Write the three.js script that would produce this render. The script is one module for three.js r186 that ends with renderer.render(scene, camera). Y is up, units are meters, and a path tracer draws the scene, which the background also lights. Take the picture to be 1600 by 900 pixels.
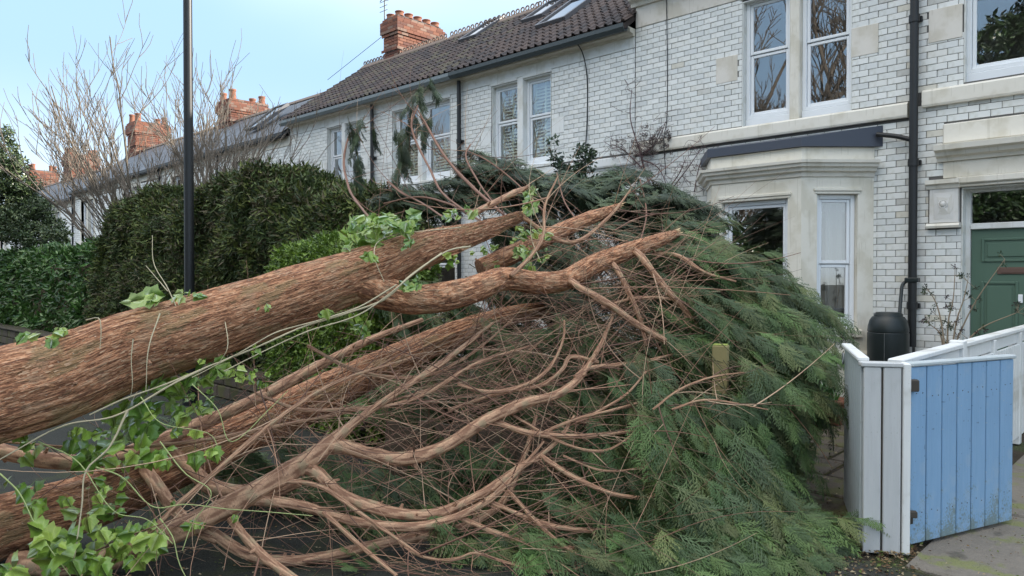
import * as THREE from 'three';
import { ImprovedNoise } from 'three/addons/math/ImprovedNoise.js';
import { mergeGeometries, mergeVertices } from 'three/addons/utils/BufferGeometryUtils.js';

// ---------------------------------------------------------------- camera, sky, sun, exposure
const scene = new THREE.Scene();
const V = (x, y, z) => new THREE.Vector3(x, y, z);
const F = 1150, CX = 800, CY = 450;                       // lens in photo pixels
const YAW = Math.atan((CX + 407) / F), PITCH = Math.atan((CY - 433) / F);
const EYE = V(0, 1.6, 10);
const FH = V(-Math.cos(YAW), 0, -Math.sin(YAW));
const FWD = FH.clone().multiplyScalar(Math.cos(PITCH)).add(V(0, -Math.sin(PITCH), 0));
const RIGHT = FH.clone().cross(V(0, 1, 0)), UPV = RIGHT.clone().cross(FWD);
const camera = new THREE.PerspectiveCamera(2 * Math.atan(CY / F) * 180 / Math.PI, 16 / 9, 0.05, 400);
camera.position.copy(EYE); camera.lookAt(EYE.clone().add(FWD));
scene.add(camera);

const SUN = V(0.63, 0.40, -0.72).normalize();             // low winter sun behind the terrace, to the right
{
  const W = 1024, H = 512, d = new Float32Array(W * H * 4), nz = new ImprovedNoise();
  const mix = (a, b, t) => a.map((v, i) => v + (b[i] - v) * t), ss = (a, b, x) => { x = Math.min(1, Math.max(0, (x - a) / (b - a))); return x * x * (3 - 2 * x); };
  for (let j = 0; j < H; j++) for (let i = 0; i < W; i++) {
    const el = ((j + 0.5) / H - 0.5) * Math.PI, az = ((i + 0.5) / W - 0.5) * 2 * Math.PI;
    const v = [Math.cos(el) * Math.cos(az), Math.sin(el), Math.cos(el) * Math.sin(az)];
    const e = Math.max(0, v[1]);
    let c = mix([0.54, 0.62, 0.67], [0.25, 0.38, 0.53], ss(0.0, 0.26, e)); c = mix(c, [0.235, 0.375, 0.57], ss(0.2, 0.6, e)); c = mix(c, [0.25, 0.42, 0.67], ss(0.5, 1, e));
    const s = Math.max(0, v[0] * SUN.x + v[1] * SUN.y + v[2] * SUN.z), g = 0.16 * s ** 2 + 0.4 * s ** 14;
    c = c.map((x, k) => x + g * [1.0, 0.98, 0.9][k]);
    const q = 1 / (e + 0.22), n = nz.noise(v[0] * q * 1.1 + 3.1, v[2] * q * 1.1 + 7.7, 1.5) + 0.5 * nz.noise(v[0] * q * 2.6 + 1, v[2] * q * 2.6, 5.5) + 0.25 * nz.noise(v[0] * q * 6, v[2] * q * 6, 2.5);
    c = mix(c, [1.66, 1.57, 1.43], 0.9 * ss(-0.55, 0.7, n) * ss(0.26, 0.7, e));   // broken cloud added mostly above the view, brightened as warm fill for the shaded street
    if (v[1] < 0) c = [0.5, 0.55, 0.55];
    d.set([...c, 1], (j * W + i) * 4);
  }
  const sky = new THREE.DataTexture(d, W, H, THREE.RGBAFormat, THREE.FloatType);
  sky.mapping = THREE.EquirectangularReflectionMapping; sky.magFilter = sky.minFilter = THREE.LinearFilter; sky.needsUpdate = true;
  scene.background = sky; scene.environment = sky;
}
const sun = new THREE.DirectionalLight(new THREE.Color(1, 0.93, 0.82), 4.2);
sun.position.copy(SUN).multiplyScalar(80).add(V(-10, 0, 0)); sun.target.position.set(-10, 0, 0);
sun.castShadow = true; sun.shadow.mapSize.set(4096, 4096); sun.shadow.bias = -0.0005;
Object.assign(sun.shadow.camera, { left: -60, right: 60, top: 40, bottom: -40, near: 1, far: 200 });
scene.add(sun, sun.target);

const renderer = new THREE.WebGLRenderer({ antialias: true });
renderer.toneMapping = THREE.LinearToneMapping;
renderer.toneMappingExposure = 2.3;
renderer.shadowMap.enabled = true;

// ---------------------------------------------------------------- helpers
function rngOf(a) { return () => { a |= 0; a = a + 0x6D2B79F5 | 0; let t = Math.imul(a ^ a >>> 15, 1 | a); t = t + Math.imul(t ^ t >>> 7, 61 | t) ^ t; return ((t ^ t >>> 14) >>> 0) / 4294967296; }; }
const R = rngOf(20240211), rr = (a, b) => a + (b - a) * R(), pick = a => a[Math.floor(R() * a.length)];
const noise = new ImprovedNoise(), N3 = (x, y, z) => noise.noise(x, y, z);
const lerp = (a, b, t) => a + (b - a) * t, clamp = (x, a, b) => Math.min(b, Math.max(a, x));
const pxOf = p => { const v = p.clone().sub(EYE), d = v.dot(FWD); return [CX + F * v.dot(RIGHT) / d, CY - F * v.dot(UPV) / d, d]; };
// a pixel of the photograph is a direction; its distance comes from a plane or a depth in metres
const rayOf = (px, py) => FWD.clone().addScaledVector(RIGHT, (px - CX) / F).addScaledVector(UPV, -(py - CY) / F);
const atD = (px, py, d) => EYE.clone().addScaledVector(rayOf(px, py), d);
const atZ = (px, py, z) => { const r = rayOf(px, py); return EYE.clone().addScaledVector(r, (z - EYE.z) / r.z); };
const atY = (px, py, y = 0) => { const r = rayOf(px, py); return EYE.clone().addScaledVector(r, (y - EYE.y) / r.y); };
const C = (r, g, b) => new THREE.Color().setRGB(r, g, b);
const SM = o => new THREE.MeshStandardMaterial({ roughness: 0.85, ...o });
const PM = o => new THREE.MeshPhysicalMaterial({ roughness: 0.85, ...o });

const taken = {};
function numbered(n) { taken[n] = (taken[n] ?? -1) + 1; return taken[n] ? `${n}_${String(taken[n]).padStart(3, '0')}` : n; }
function thing(name, label, category, pos, group) {
  const o = new THREE.Group(); o.name = numbered(name); o.userData = { label, category }; if (group) o.userData.group = group;
  if (pos) o.position.copy(pos); scene.add(o); return o;
}
function part(name, geo, mat, parent) { const m = new THREE.Mesh(geo, mat); m.name = name; parent.add(m); return m; }
function struct(name, geo, mat, label) { const m = new THREE.Mesh(geo, mat); m.name = numbered(name); m.userData = { kind: 'structure', label, category: name.replace(/_/g, ' ').split(' ').slice(-2).join(' ') }; scene.add(m); return m; }
const merge = list => { const l = list.map(g => g.index ? g.toNonIndexed() : g); for (const g of l) for (const k of Object.keys(g.attributes)) if (!['position', 'normal', 'uv'].includes(k)) g.deleteAttribute(k); return mergeGeometries(l, false); };
const M4 = (p, q = new THREE.Quaternion(), s = V(1, 1, 1)) => new THREE.Matrix4().compose(p, q, s);

// chamfered box, flat faces, uv in metres
function boxG(x0, x1, y0, y1, z0, z1, c = 0.004) {
  c = Math.min(c, (x1 - x0) / 3, (y1 - y0) / 3, (z1 - z0) / 3);
  const P = [], U = [], lo = [x0, y0, z0], hi = [x1, y1, z1];
  const put = (...vs) => { // fan of a convex polygon, turned outward
    const m = [(x0 + x1) / 2, (y0 + y1) / 2, (z0 + z1) / 2], a = vs[0], b = vs[1], d = vs[2];
    const e = [b[0] - a[0], b[1] - a[1], b[2] - a[2]], f = [d[0] - a[0], d[1] - a[1], d[2] - a[2]];
    const n = [e[1] * f[2] - e[2] * f[1], e[2] * f[0] - e[0] * f[2], e[0] * f[1] - e[1] * f[0]];
    const cen = vs.reduce((s, v) => [s[0] + v[0] / vs.length, s[1] + v[1] / vs.length, s[2] + v[2] / vs.length], [0, 0, 0]);
    if (n[0] * (cen[0] - m[0]) + n[1] * (cen[1] - m[1]) + n[2] * (cen[2] - m[2]) < 0) vs.reverse();
    const an = n.map(Math.abs), k = an[0] > an[1] && an[0] > an[2] ? 0 : an[1] > an[2] ? 1 : 2;
    for (let i = 1; i + 1 < vs.length; i++) for (const v of [vs[0], vs[i], vs[i + 1]]) { P.push(...v); U.push(k === 0 ? v[2] : v[0], k === 1 ? v[2] : v[1]); }
  };
  const at = (ax, s, ax1, s1, k1, ax2, s2, k2) => { const v = [0, 0, 0]; v[ax] = s > 0 ? hi[ax] : lo[ax]; v[ax1] = s1 > 0 ? hi[ax1] - c * k1 : lo[ax1] + c * k1; v[ax2] = s2 > 0 ? hi[ax2] - c * k2 : lo[ax2] + c * k2; return v; };
  for (const ax of [0, 1, 2]) for (const s of [-1, 1]) { const a = (ax + 1) % 3, b = (ax + 2) % 3; put(at(ax, s, a, -1, 1, b, -1, 1), at(ax, s, a, 1, 1, b, -1, 1), at(ax, s, a, 1, 1, b, 1, 1), at(ax, s, a, -1, 1, b, 1, 1)); }
  if (c > 0) {
    for (const ax of [0, 1, 2]) { const a = (ax + 1) % 3, b = (ax + 2) % 3; for (const s of [-1, 1]) for (const t of [-1, 1]) { const e0 = at(a, s, b, t, 1, ax, -1, 1), e1 = at(a, s, b, t, 1, ax, 1, 1), f0 = at(b, t, a, s, 1, ax, -1, 1), f1 = at(b, t, a, s, 1, ax, 1, 1); put(e0, e1, f1, f0); } }
    for (const s of [-1, 1]) for (const t of [-1, 1]) for (const u of [-1, 1]) put(at(0, s, 1, t, 1, 2, u, 1), at(1, t, 0, s, 1, 2, u, 1), at(2, u, 0, s, 1, 1, t, 1));
  }
  const g = new THREE.BufferGeometry(); g.setAttribute('position', new THREE.Float32BufferAttribute(P, 3)); g.setAttribute('uv', new THREE.Float32BufferAttribute(U, 2)); g.computeVertexNormals(); return g;
}
// moulding: profile [[out, y], ...] swept along a path of [x, z] points; out is to the right-hand side of travel (towards +z when travelling +x)
function sweepG(profile, path, close = true) {
  const P = [], U = [], n = path.length, pr = close ? [...profile, profile[0]] : profile;
  const dirs = []; for (let i = 0; i + 1 < n; i++) { const dx = path[i + 1][0] - path[i][0], dz = path[i + 1][1] - path[i][1], l = Math.hypot(dx, dz); dirs.push([dx / l, dz / l]); }
  const off = path.map((p, i) => { const a = dirs[Math.max(0, i - 1)], b = dirs[Math.min(n - 2, i)], na = [-a[1], a[0]], nb = [-b[1], b[0]], s = [na[0] + nb[0], na[1] + nb[1]], k = 2 / (s[0] * s[0] + s[1] * s[1]); return [s[0] * k, s[1] * k]; });
  const at = (i, q) => [path[i][0] + off[i][0] * q[0], q[1], path[i][1] + off[i][1] * q[0]];
  let s = 0; for (let i = 0; i + 1 < n; i++) { const l = Math.hypot(path[i + 1][0] - path[i][0], path[i + 1][1] - path[i][1]); let t = 0;
    for (let k = 0; k + 1 < pr.length; k++) { const a = at(i, pr[k]), b = at(i + 1, pr[k]), c = at(i + 1, pr[k + 1]), d = at(i, pr[k + 1]), h = Math.hypot(pr[k + 1][0] - pr[k][0], pr[k + 1][1] - pr[k][1]);
      P.push(...a, ...b, ...c, ...a, ...c, ...d); U.push(s, t, s + l, t, s + l, t + h, s, t, s + l, t + h, s, t + h); t += h; } s += l; }
  if (close) for (const i of [0, n - 1]) { const sh = THREE.ShapeUtils.triangulateShape(profile.map(q => new THREE.Vector2(q[0], q[1])), []); for (const f of sh) for (const k of f) { P.push(...at(i, profile[k])); U.push(...profile[k]); } }
  const g = new THREE.BufferGeometry(); g.setAttribute('position', new THREE.Float32BufferAttribute(P, 3)); g.setAttribute('uv', new THREE.Float32BufferAttribute(U, 2)); g.computeVertexNormals(); return g;
}
// tapered tube through points with radii; rough(theta, along, r) adds to the radius
function tubeG(pts, rad, { rs = 8, step = 0.05, rough = null, cap = true, uvw = 0.5 } = {}) {
  const curve = new THREE.CatmullRomCurve3(pts, false, 'centripetal'); curve.arcLengthDivisions = 24; const n = Math.max(2, Math.min(900, Math.ceil(curve.getLength() / step)));
  const P = [], Nn = [], U = [], I = []; let T0 = null, nrm = null, s = 0, prev = null; const rep = Math.max(1, Math.round(2 * Math.PI * Math.max(...rad) / uvw));
  for (let i = 0; i <= n; i++) {
    const t = i / n, c = curve.getPoint(t), T = curve.getTangent(t), k = t * (rad.length - 1), k0 = Math.min(rad.length - 2, Math.floor(k)), r = lerp(rad[k0], rad[k0 + 1], k - k0);
    if (!T0) { nrm = Math.abs(T.y) < 0.9 ? V(0, 1, 0) : V(1, 0, 0); nrm.addScaledVector(T, -nrm.dot(T)).normalize(); } else { nrm.addScaledVector(T, -nrm.dot(T)).normalize(); }
    T0 = T; const B = T.clone().cross(nrm); if (prev) s += prev.distanceTo(c); prev = c;
    for (let j = 0; j <= rs; j++) { const a = j % rs / rs * 2 * Math.PI, dx = nrm.clone().multiplyScalar(Math.cos(a)).addScaledVector(B, Math.sin(a)), q = r + (rough ? rough(a, s, r) : 0);
      const p = c.clone().addScaledVector(dx, q); P.push(p.x, p.y, p.z); Nn.push(dx.x, dx.y, dx.z); U.push(j / rs * rep, s / uvw); }
  }
  for (let i = 0; i < n; i++) for (let j = 0; j < rs; j++) { const a = i * (rs + 1) + j, b = a + rs + 1; I.push(a, a + 1, b, b, a + 1, b + 1); }
  if (cap) for (const e of [0, n]) { const c = curve.getPoint(e / n), k = P.length / 3; P.push(c.x, c.y, c.z); const T = curve.getTangent(e / n).multiplyScalar(e ? 1 : -1); Nn.push(T.x, T.y, T.z); U.push(0.5, s / uvw); for (let j = 0; j < rs; j++) { const a = e * (rs + 1) + j; e ? I.push(a, a + 1, k) : I.push(a, k, a + 1); } }
  const g = new THREE.BufferGeometry(); g.setAttribute('position', new THREE.Float32BufferAttribute(P, 3)); g.setAttribute('uv', new THREE.Float32BufferAttribute(U, 2)); g.setIndex(I);
  if (rough) { g.computeVertexNormals(); // weld the seam
    const q = g.attributes.normal; for (let i = 0; i <= n; i++) { const a = i * (rs + 1), b = a + rs; const m = V(q.getX(a) + q.getX(b), q.getY(a) + q.getY(b), q.getZ(a) + q.getZ(b)).normalize(); q.setXYZ(a, m.x, m.y, m.z); q.setXYZ(b, m.x, m.y, m.z); } }
  else g.setAttribute('normal', new THREE.Float32BufferAttribute(Nn, 3));
  return g;
}
// copies of one shape with their own tints, as one uncountable mass
function mass(name, geo, mat, list, parent) {
  const m = new THREE.InstancedMesh(geo, mat, list.length); m.name = name; m.userData.kind = 'stuff';
  list.forEach((e, i) => { m.setMatrixAt(i, e.m); m.setColorAt(i, e.c ?? C(1, 1, 1)); }); parent.add(m); return m;
}
// tileable noise textures
function tex(size, fn, srgb = true, rx = 1, ry = 1) {
  const d = new Uint8Array(size * size * 4);
  for (let j = 0; j < size; j++) for (let i = 0; i < size; i++) { const c = fn(i / size, j / size), k = (j * size + i) * 4; d[k] = clamp(c[0], 0, 1) * 255; d[k + 1] = clamp(c[1], 0, 1) * 255; d[k + 2] = clamp(c[2], 0, 1) * 255; d[k + 3] = 255; }
  const t = new THREE.DataTexture(d, size, size); t.wrapS = t.wrapT = THREE.RepeatWrapping; t.magFilter = THREE.LinearFilter; t.minFilter = THREE.LinearMipmapLinearFilter; t.generateMipmaps = true; t.repeat.set(rx, ry); if (srgb) t.colorSpace = THREE.SRGBColorSpace; t.needsUpdate = true; return t;
}
function tn(u, v, fu, fv, seed) { // periodic value noise
  const x = u * fu, y = v * fv, x0 = Math.floor(x), y0 = Math.floor(y), fx = x - x0, fy = y - y0;
  const h = (i, j) => { i = (i % fu + fu) % fu; j = (j % fv + fv) % fv; let n = Math.imul(i + 1, 374761393) + Math.imul(j + 1, 668265263) + Math.imul(seed + 1, 1274126177); n = Math.imul(n ^ n >>> 13, 1274126177); return ((n ^ n >>> 16) >>> 0) / 4294967296; };
  const sx = fx * fx * (3 - 2 * fx), sy = fy * fy * (3 - 2 * fy); return lerp(lerp(h(x0, y0), h(x0 + 1, y0), sx), lerp(h(x0, y0 + 1), h(x0 + 1, y0 + 1), sx), sy);
}
const fbm = (u, v, f, s, o = 4, ax = 1) => { let a = 0, w = 0.5, t = 0; for (let k = 0; k < o; k++) { a += w * tn(u, v, Math.round(f * ax) << k, f << k, s + k); t += w; w *= 0.55; } return a / t; };
// ---------------------------------------------------------------- materials
const lin = c => { const f = x => x <= 0.0031308 ? 12.92 * x : 1.055 * x ** (1 / 2.4) - 0.055; return c.map(f); };
const mix3 = (a, b, t) => [lerp(a[0], b[0], t), lerp(a[1], b[1], t), lerp(a[2], b[2], t)];
const sst = (a, b, x) => { x = clamp((x - a) / (b - a), 0, 1); return x * x * (3 - 2 * x); };
const barkFib = (u, v) => 0.36 * tn(u, v, 40, 7, 1) + 0.36 * tn(u, v, 90, 18, 2) + 0.28 * tn(u, v, 200, 50, 3);
const barkMap = tex(1024, (u, v) => { const w = u + 0.02 * fbm(u, v, 6, 40, 2); const f = barkFib(w, v), g = fbm(u, v, 5, 9, 4), s = tn(u, v, 130, 34, 6); let c = mix3([0.16, 0.066, 0.034], [0.52, 0.245, 0.125], sst(0.28, 0.62, f)); c = mix3(c, [0.70, 0.43, 0.265], sst(0.54, 0.8, f) * 0.85); c = mix3(c, [0.38, 0.27, 0.17], sst(0.5, 0.75, g) * 0.4); c = mix3(c, [0.22, 0.20, 0.09], sst(0.62, 0.75, fbm(u, v, 3, 88, 5)) * 0.4); if (s > 0.93) c = mix3(c, [0.62, 0.5, 0.38], 0.6); return lin(c); });
const barkBump = tex(1024, (u, v) => { const w = u + 0.02 * fbm(u, v, 6, 40, 2); const f = barkFib(w, v); return [f, f, f]; }, false);
const bark = SM({ map: barkMap, bumpMap: barkBump, bumpScale: 0.012, roughness: 0.9 });
const branchMap = tex(512, (u, v) => { const f = 0.55 * tn(u, v, 20, 5, 11) + 0.3 * fbm(u, v, 8, 12, 4) + 0.15 * tn(u, v, 60, 60, 18), g = fbm(u, v, 4, 15, 4); let c = mix3([0.24, 0.12, 0.07], [0.58, 0.35, 0.215], sst(0.25, 0.75, f)); c = mix3(c, [0.34, 0.28, 0.165], sst(0.5, 0.75, g) * 0.6); if (tn(u, v, 26, 60, 17) > 0.93) c = mix3(c, [0.15, 0.085, 0.055], 0.7); return lin(c); });
const branchBump = tex(512, (u, v) => { const f = 0.6 * tn(u, v, 20, 5, 11) + 0.12 * tn(u, v, 10, 48, 13) + 0.28 * fbm(u, v, 32, 14, 3); return [f, f, f]; }, false);
const branchMat = SM({ map: branchMap, bumpMap: branchBump, bumpScale: 0.005, roughness: 0.8 });
const twigMats = [[0.36, 0.205, 0.13], [0.23, 0.12, 0.08], [0.52, 0.35, 0.23], [0.15, 0.08, 0.055]].map(c => SM({ color: C(...c), roughness: 0.75 }));
const vineMat = SM({ color: C(0.46, 0.40, 0.26), roughness: 0.7 });
const vineGreen = SM({ color: C(0.36, 0.42, 0.16), roughness: 0.6 });
const cypress = SM({ color: C(1, 1, 1), roughness: 0.62, side: THREE.DoubleSide });
const leafMat = PM({ color: C(1, 1, 1), roughness: 0.45, transmission: 0.25, thickness: 0, side: THREE.DoubleSide });
const ivyVein = tex(256, (u, v) => { const x = (u - 0.5) * 1.3, y = v * 1.3 - 0.2; let d = Math.abs(x) * 1.0; for (const a of [0.5, 1.05, 1.75]) { const c = Math.cos(a), q = Math.sin(a), t = Math.abs(x) * q + y * c; if (t > 0) d = Math.min(d, Math.abs(Math.abs(x) * c - y * q) * 1.1 + 0.004); } for (let k = 1; k < 6; k++) d = Math.min(d, Math.abs(Math.abs(x) * 0.8 - (y - k * 0.14) * 0.9) * 1.6 + 0.012); const m = fbm(u, v, 6, 200, 4), c = mix3([0.78, 0.86, 0.72], [1, 1, 1], m); return lin(mix3([1.0, 1.0, 0.95], c.map(q => q * 0.82), sst(0.0, 0.028, d))); });
const ivyMats = [[0.36, 0.52, 0.08], [0.47, 0.62, 0.13], [0.24, 0.40, 0.06], [0.48, 0.60, 0.19], [0.20, 0.37, 0.06]].map(c => PM({ color: C(...c), map: ivyVein, roughness: 0.4, transmission: 0.4, thickness: 0, side: THREE.DoubleSide }));
const glossLeaf = PM({ color: C(1, 1, 1), roughness: 0.3, side: THREE.DoubleSide });
const coreMat = SM({ color: C(0.25, 0.19, 0.13), roughness: 1 });

const grime = tex(512, (u, v) => { const a = fbm(u, v, 4, 70, 5), b = fbm(u, v, 24, 75, 3), s = tn(u, v, 60, 5, 77); const c = mix3([1, 1, 1], [0.80, 0.78, 0.72], sst(0.45, 0.72, a) * 0.7 + 0.2 * b); return lin(mix3(c, [0.62, 0.60, 0.54], sst(0.78, 0.95, s) * 0.35)); });
const brickTones = [[0.77, 0.775, 0.75], [0.72, 0.73, 0.71], [0.80, 0.80, 0.775], [0.68, 0.69, 0.675], [0.77, 0.765, 0.73], [0.69, 0.70, 0.69], [0.75, 0.74, 0.70], [0.66, 0.67, 0.65]];
const glaze = tex(256, (u, v) => { const a = fbm(u, v, 6, 170, 4), b = tn(u, v, 64, 64, 171); const c = mix3([1, 1, 1], [0.80, 0.79, 0.74], sst(0.5, 0.75, a)); return lin(b > 0.95 ? mix3(c, [0.45, 0.42, 0.36], 0.6) : c); });
const brickMats = brickTones.map(c => PM({ color: C(...c), map: glaze, roughness: 0.28 }));
const brickMass = PM({ color: C(1, 1, 1), map: glaze, roughness: 0.3 });
const revealMat = PM({ color: C(0.70, 0.71, 0.68), map: glaze, roughness: 0.35 });
const mortar = SM({ color: C(0.11, 0.105, 0.10), roughness: 0.95 });
const stone = SM({ color: C(0.76, 0.72, 0.64), map: grime, roughness: 0.8 });
const stonePink = SM({ color: C(0.72, 0.68, 0.62), map: grime, roughness: 0.85 });
const whiteStone = SM({ color: C(0.78, 0.79, 0.78), map: grime, roughness: 0.7 });
const bayPaint = SM({ color: C(0.78, 0.74, 0.65), map: grime, roughness: 0.65 });
const upvc = PM({ color: C(0.80, 0.82, 0.84), roughness: 0.25 });
const woodWhite = SM({ color: C(0.72, 0.73, 0.73), map: grime, roughness: 0.55 });
const glass = PM({ color: C(1, 1, 1), transmission: 1, thickness: 0, roughness: 0.0, ior: 2.35 });
const roomMat = SM({ color: C(0.38, 0.36, 0.33), roughness: 1 });
const shutterMat = SM({ color: C(0.46, 0.53, 0.43), roughness: 0.5 });
const curtainMat = SM({ color: C(0.34, 0.36, 0.35), roughness: 0.95 });
const leadMat = SM({ color: C(0.055, 0.065, 0.09), roughness: 0.5 });
const iron = SM({ color: C(0.012, 0.013, 0.014), roughness: 0.45 });
const gutterMat = SM({ color: C(0.06, 0.075, 0.08), roughness: 0.5 });
const gutterPale = SM({ color: C(0.20, 0.235, 0.25), roughness: 0.5 });
const tileMats = [[0.075, 0.055, 0.05], [0.06, 0.045, 0.042], [0.09, 0.064, 0.055], [0.05, 0.042, 0.042]].map(c => SM({ color: C(...c), roughness: 0.8 }));
const tileMass = SM({ color: C(1, 1, 1), roughness: 0.8 });
const slateMat = SM({ color: C(0.085, 0.09, 0.10), roughness: 0.6 });
const ridgeMat = SM({ color: C(0.20, 0.15, 0.12), roughness: 0.9 });
const redBrick = [[0.22, 0.09, 0.055], [0.20, 0.08, 0.05], [0.25, 0.11, 0.07], [0.16, 0.07, 0.05]].map(c => SM({ color: C(...c), roughness: 0.9 }));
const redMass = SM({ color: C(1, 1, 1), roughness: 0.9 });
const potMat = SM({ color: C(0.27, 0.115, 0.07), roughness: 0.9 });
const asphaltMap = tex(1024, (u, v) => { const a = fbm(u, v, 6, 21, 5), b = tn(u, v, 340, 340, 23), g = fbm(u, v, 9, 29, 4); let c = mix3([0.024, 0.026, 0.023], [0.058, 0.058, 0.050], 0.6 * a + 0.4 * b); c = mix3(c, [0.055, 0.062, 0.034], sst(0.52, 0.72, g) * 0.6); if (b > 0.94) c = mix3(c, [0.19, 0.175, 0.15], 0.7); return lin(c); });
const asphaltBump = tex(512, (u, v) => { const b = 0.6 * tn(u, v, 170, 170, 23) + 0.4 * fbm(u, v, 12, 25, 4); return [b, b, b]; }, false);
const asphalt = PM({ specularIntensity: 0.35, map: asphaltMap, bumpMap: asphaltBump, bumpScale: 0.008, roughness: 1 });
const concreteMap = tex(1024, (u, v) => { const a = fbm(u, v, 5, 31, 5), b = fbm(u, v, 40, 33, 3), g = fbm(u, v, 6, 39, 5); let c = mix3([0.13, 0.115, 0.095], [0.24, 0.21, 0.175], 0.6 * a + 0.4 * b); c = mix3(c, [0.17, 0.19, 0.055], sst(0.5, 0.68, g) * 0.75); c = mix3(c, [0.07, 0.062, 0.05], sst(0.62, 0.8, fbm(u, v, 9, 47, 4)) * 0.7); return lin(c); });
const concrete = SM({ map: concreteMap, bumpMap: asphaltBump, bumpScale: 0.008, roughness: 0.9 });
const slabMats = [[0.15, 0.135, 0.115], [0.12, 0.108, 0.09], [0.18, 0.16, 0.14]].map(c => SM({ color: C(c[0] * 3.2, c[1] * 3.2, c[2] * 3.2), map: concreteMap, bumpMap: asphaltBump, bumpScale: 0.006, roughness: 0.9 }));
const soilMap = tex(512, (u, v) => { const a = fbm(u, v, 10, 51, 5), b = tn(u, v, 120, 120, 53); let c = mix3([0.03, 0.022, 0.015], [0.075, 0.055, 0.035], a); c = mix3(c, [0.05, 0.075, 0.02], sst(0.5, 0.7, fbm(u, v, 6, 59, 4)) * 0.7); if (b > 0.9) c = mix3(c, [0.16, 0.11, 0.06], 0.6); return lin(c); });
const soil = SM({ map: soilMap, bumpMap: asphaltBump, bumpScale: 0.03, roughness: 1 });
const planed = (base, dirt, seed, lo, hi) => tex(512, (u, v) => { const g = tn(u, v, 90, 5, seed), a = fbm(u, v, 5, seed + 3, 4), s = tn(u, v, 70, 70, seed + 9); let c = mix3(base, base.map(x => x * 0.86), 0.5 * g + 0.3 * a); c = mix3(c, dirt, sst(lo, hi, a) * 0.6); if (s > 0.955) c = mix3(c, dirt, 0.55); return lin(c); });
const grainBump = tex(512, (u, v) => { const g = 0.6 * tn(u, v, 110, 6, 301) + 0.25 * tn(u, v, 220, 18, 302) + 0.15 * fbm(u, v, 40, 303, 3); return [g, g, g]; }, false);
const GB = { bumpMap: grainBump, bumpScale: 0.0022 };
const dirtyBrick = [[0.62, 0.61, 0.57], [0.53, 0.525, 0.50], [0.66, 0.63, 0.55]].map(c => PM({ color: C(...c), map: glaze, roughness: 0.45 }));
const greyPaint = SM({ ...GB, map: planed([0.55, 0.555, 0.55], [0.36, 0.37, 0.34], 61, 0.6, 0.8), roughness: 0.5 });
const greyBlue = SM({ ...GB, map: planed([0.50, 0.55, 0.565], [0.27, 0.31, 0.29], 65, 0.58, 0.8), roughness: 0.5 });
const gateWhite = SM({ ...GB, map: planed([0.78, 0.78, 0.76], [0.45, 0.42, 0.36], 67, 0.6, 0.8), roughness: 0.55 });
// blue paint with algae and dirt that has crept up from the foot of the boards (uv.y is metres above the foot)
const blueTex = seed => tex(512, (u, v) => { const a = fbm(u, v, 6, seed, 4), f = fbm(u, v, 8, seed + 2, 5, 2), g = tn(u, v, 60, 8, seed + 5), d = tn(u, v, 150, 150, seed + 4); let c = mix3([0.235, 0.395, 0.585], [0.20, 0.345, 0.52], 0.6 * a + 0.4 * g); const reach = 0.10 + 0.22 * f; if (v < 0.5) c = mix3(c, [0.155, 0.185, 0.125], 0.72 * sst(0.35, 0.75, f * 0.8 + d * 0.55 - v / reach * 0.42)); if (tn(u, v, 50, 50, seed + 8) > 0.965) c = mix3(c, [0.08, 0.12, 0.19], 0.6); c = mix3(c, [0.33, 0.44, 0.55], sst(0.6, 0.8, fbm(u, v, 10, seed + 21, 4)) * 0.35); if (tn(u, v, 34, 110, seed + 31) > 0.975) c = mix3(c, [0.5, 0.5, 0.46], 0.6); return lin(c); }, true, 1, 1 / 1.1);
const bluePaints = [81, 97, 113].map(s => SM({ ...GB, map: blueTex(s), roughness: 0.5 }));
const postWood = SM({ ...GB, map: planed([0.30, 0.25, 0.11], [0.17, 0.18, 0.06], 69, 0.45, 0.7), roughness: 0.85 });
const oldWoodAndGapShade = SM({ map: planed([0.10, 0.075, 0.05], [0.05, 0.055, 0.03], 73, 0.45, 0.7), roughness: 0.9 });
const doorGreen = PM({ color: C(0.085, 0.145, 0.105), roughness: 0.4 });
const brass = SM({ color: C(0.45, 0.33, 0.15), metalness: 0.8, roughness: 0.4 });
const buttMat = SM({ color: C(0.012, 0.018, 0.018), roughness: 0.42 });
// ---------------------------------------------------------------- ground
const sheet = (x0, x1, z0, z1, y, s = 1.6) => { const g = new THREE.PlaneGeometry(x1 - x0, z1 - z0); g.rotateX(-Math.PI / 2); g.translate((x0 + x1) / 2, y, (z0 + z1) / 2); const p = g.attributes.position, u = g.attributes.uv; for (let i = 0; i < p.count; i++) u.setXY(i, p.getX(i) / s, p.getZ(i) / s); return g; };
struct('road', sheet(-150, 150, 9.35, 400, -0.11, 1.9), asphalt, 'dark asphalt road beyond the kerb');
struct('pavement', boxG(-90, 60, -0.4, 0, 5.62, 9.2, 0.01), PM({ specularIntensity: 0.35, map: (() => { const t = asphaltMap.clone(); t.repeat.set(0.55, 0.55); t.needsUpdate = true; return t; })(), bumpMap: asphaltBump, bumpScale: 0.008, roughness: 1 }), 'dark damp asphalt pavement under the fallen tree');
struct('kerb', boxG(-90, 60, -0.4, 0.004, 9.2, 9.35, 0.012), concrete, 'concrete kerb between pavement and road');
struct('garden_ground', sheet(-90, 60, -60, 5.62, -0.012, 1.3), soil, 'dark garden soil in front of the terrace');
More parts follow.
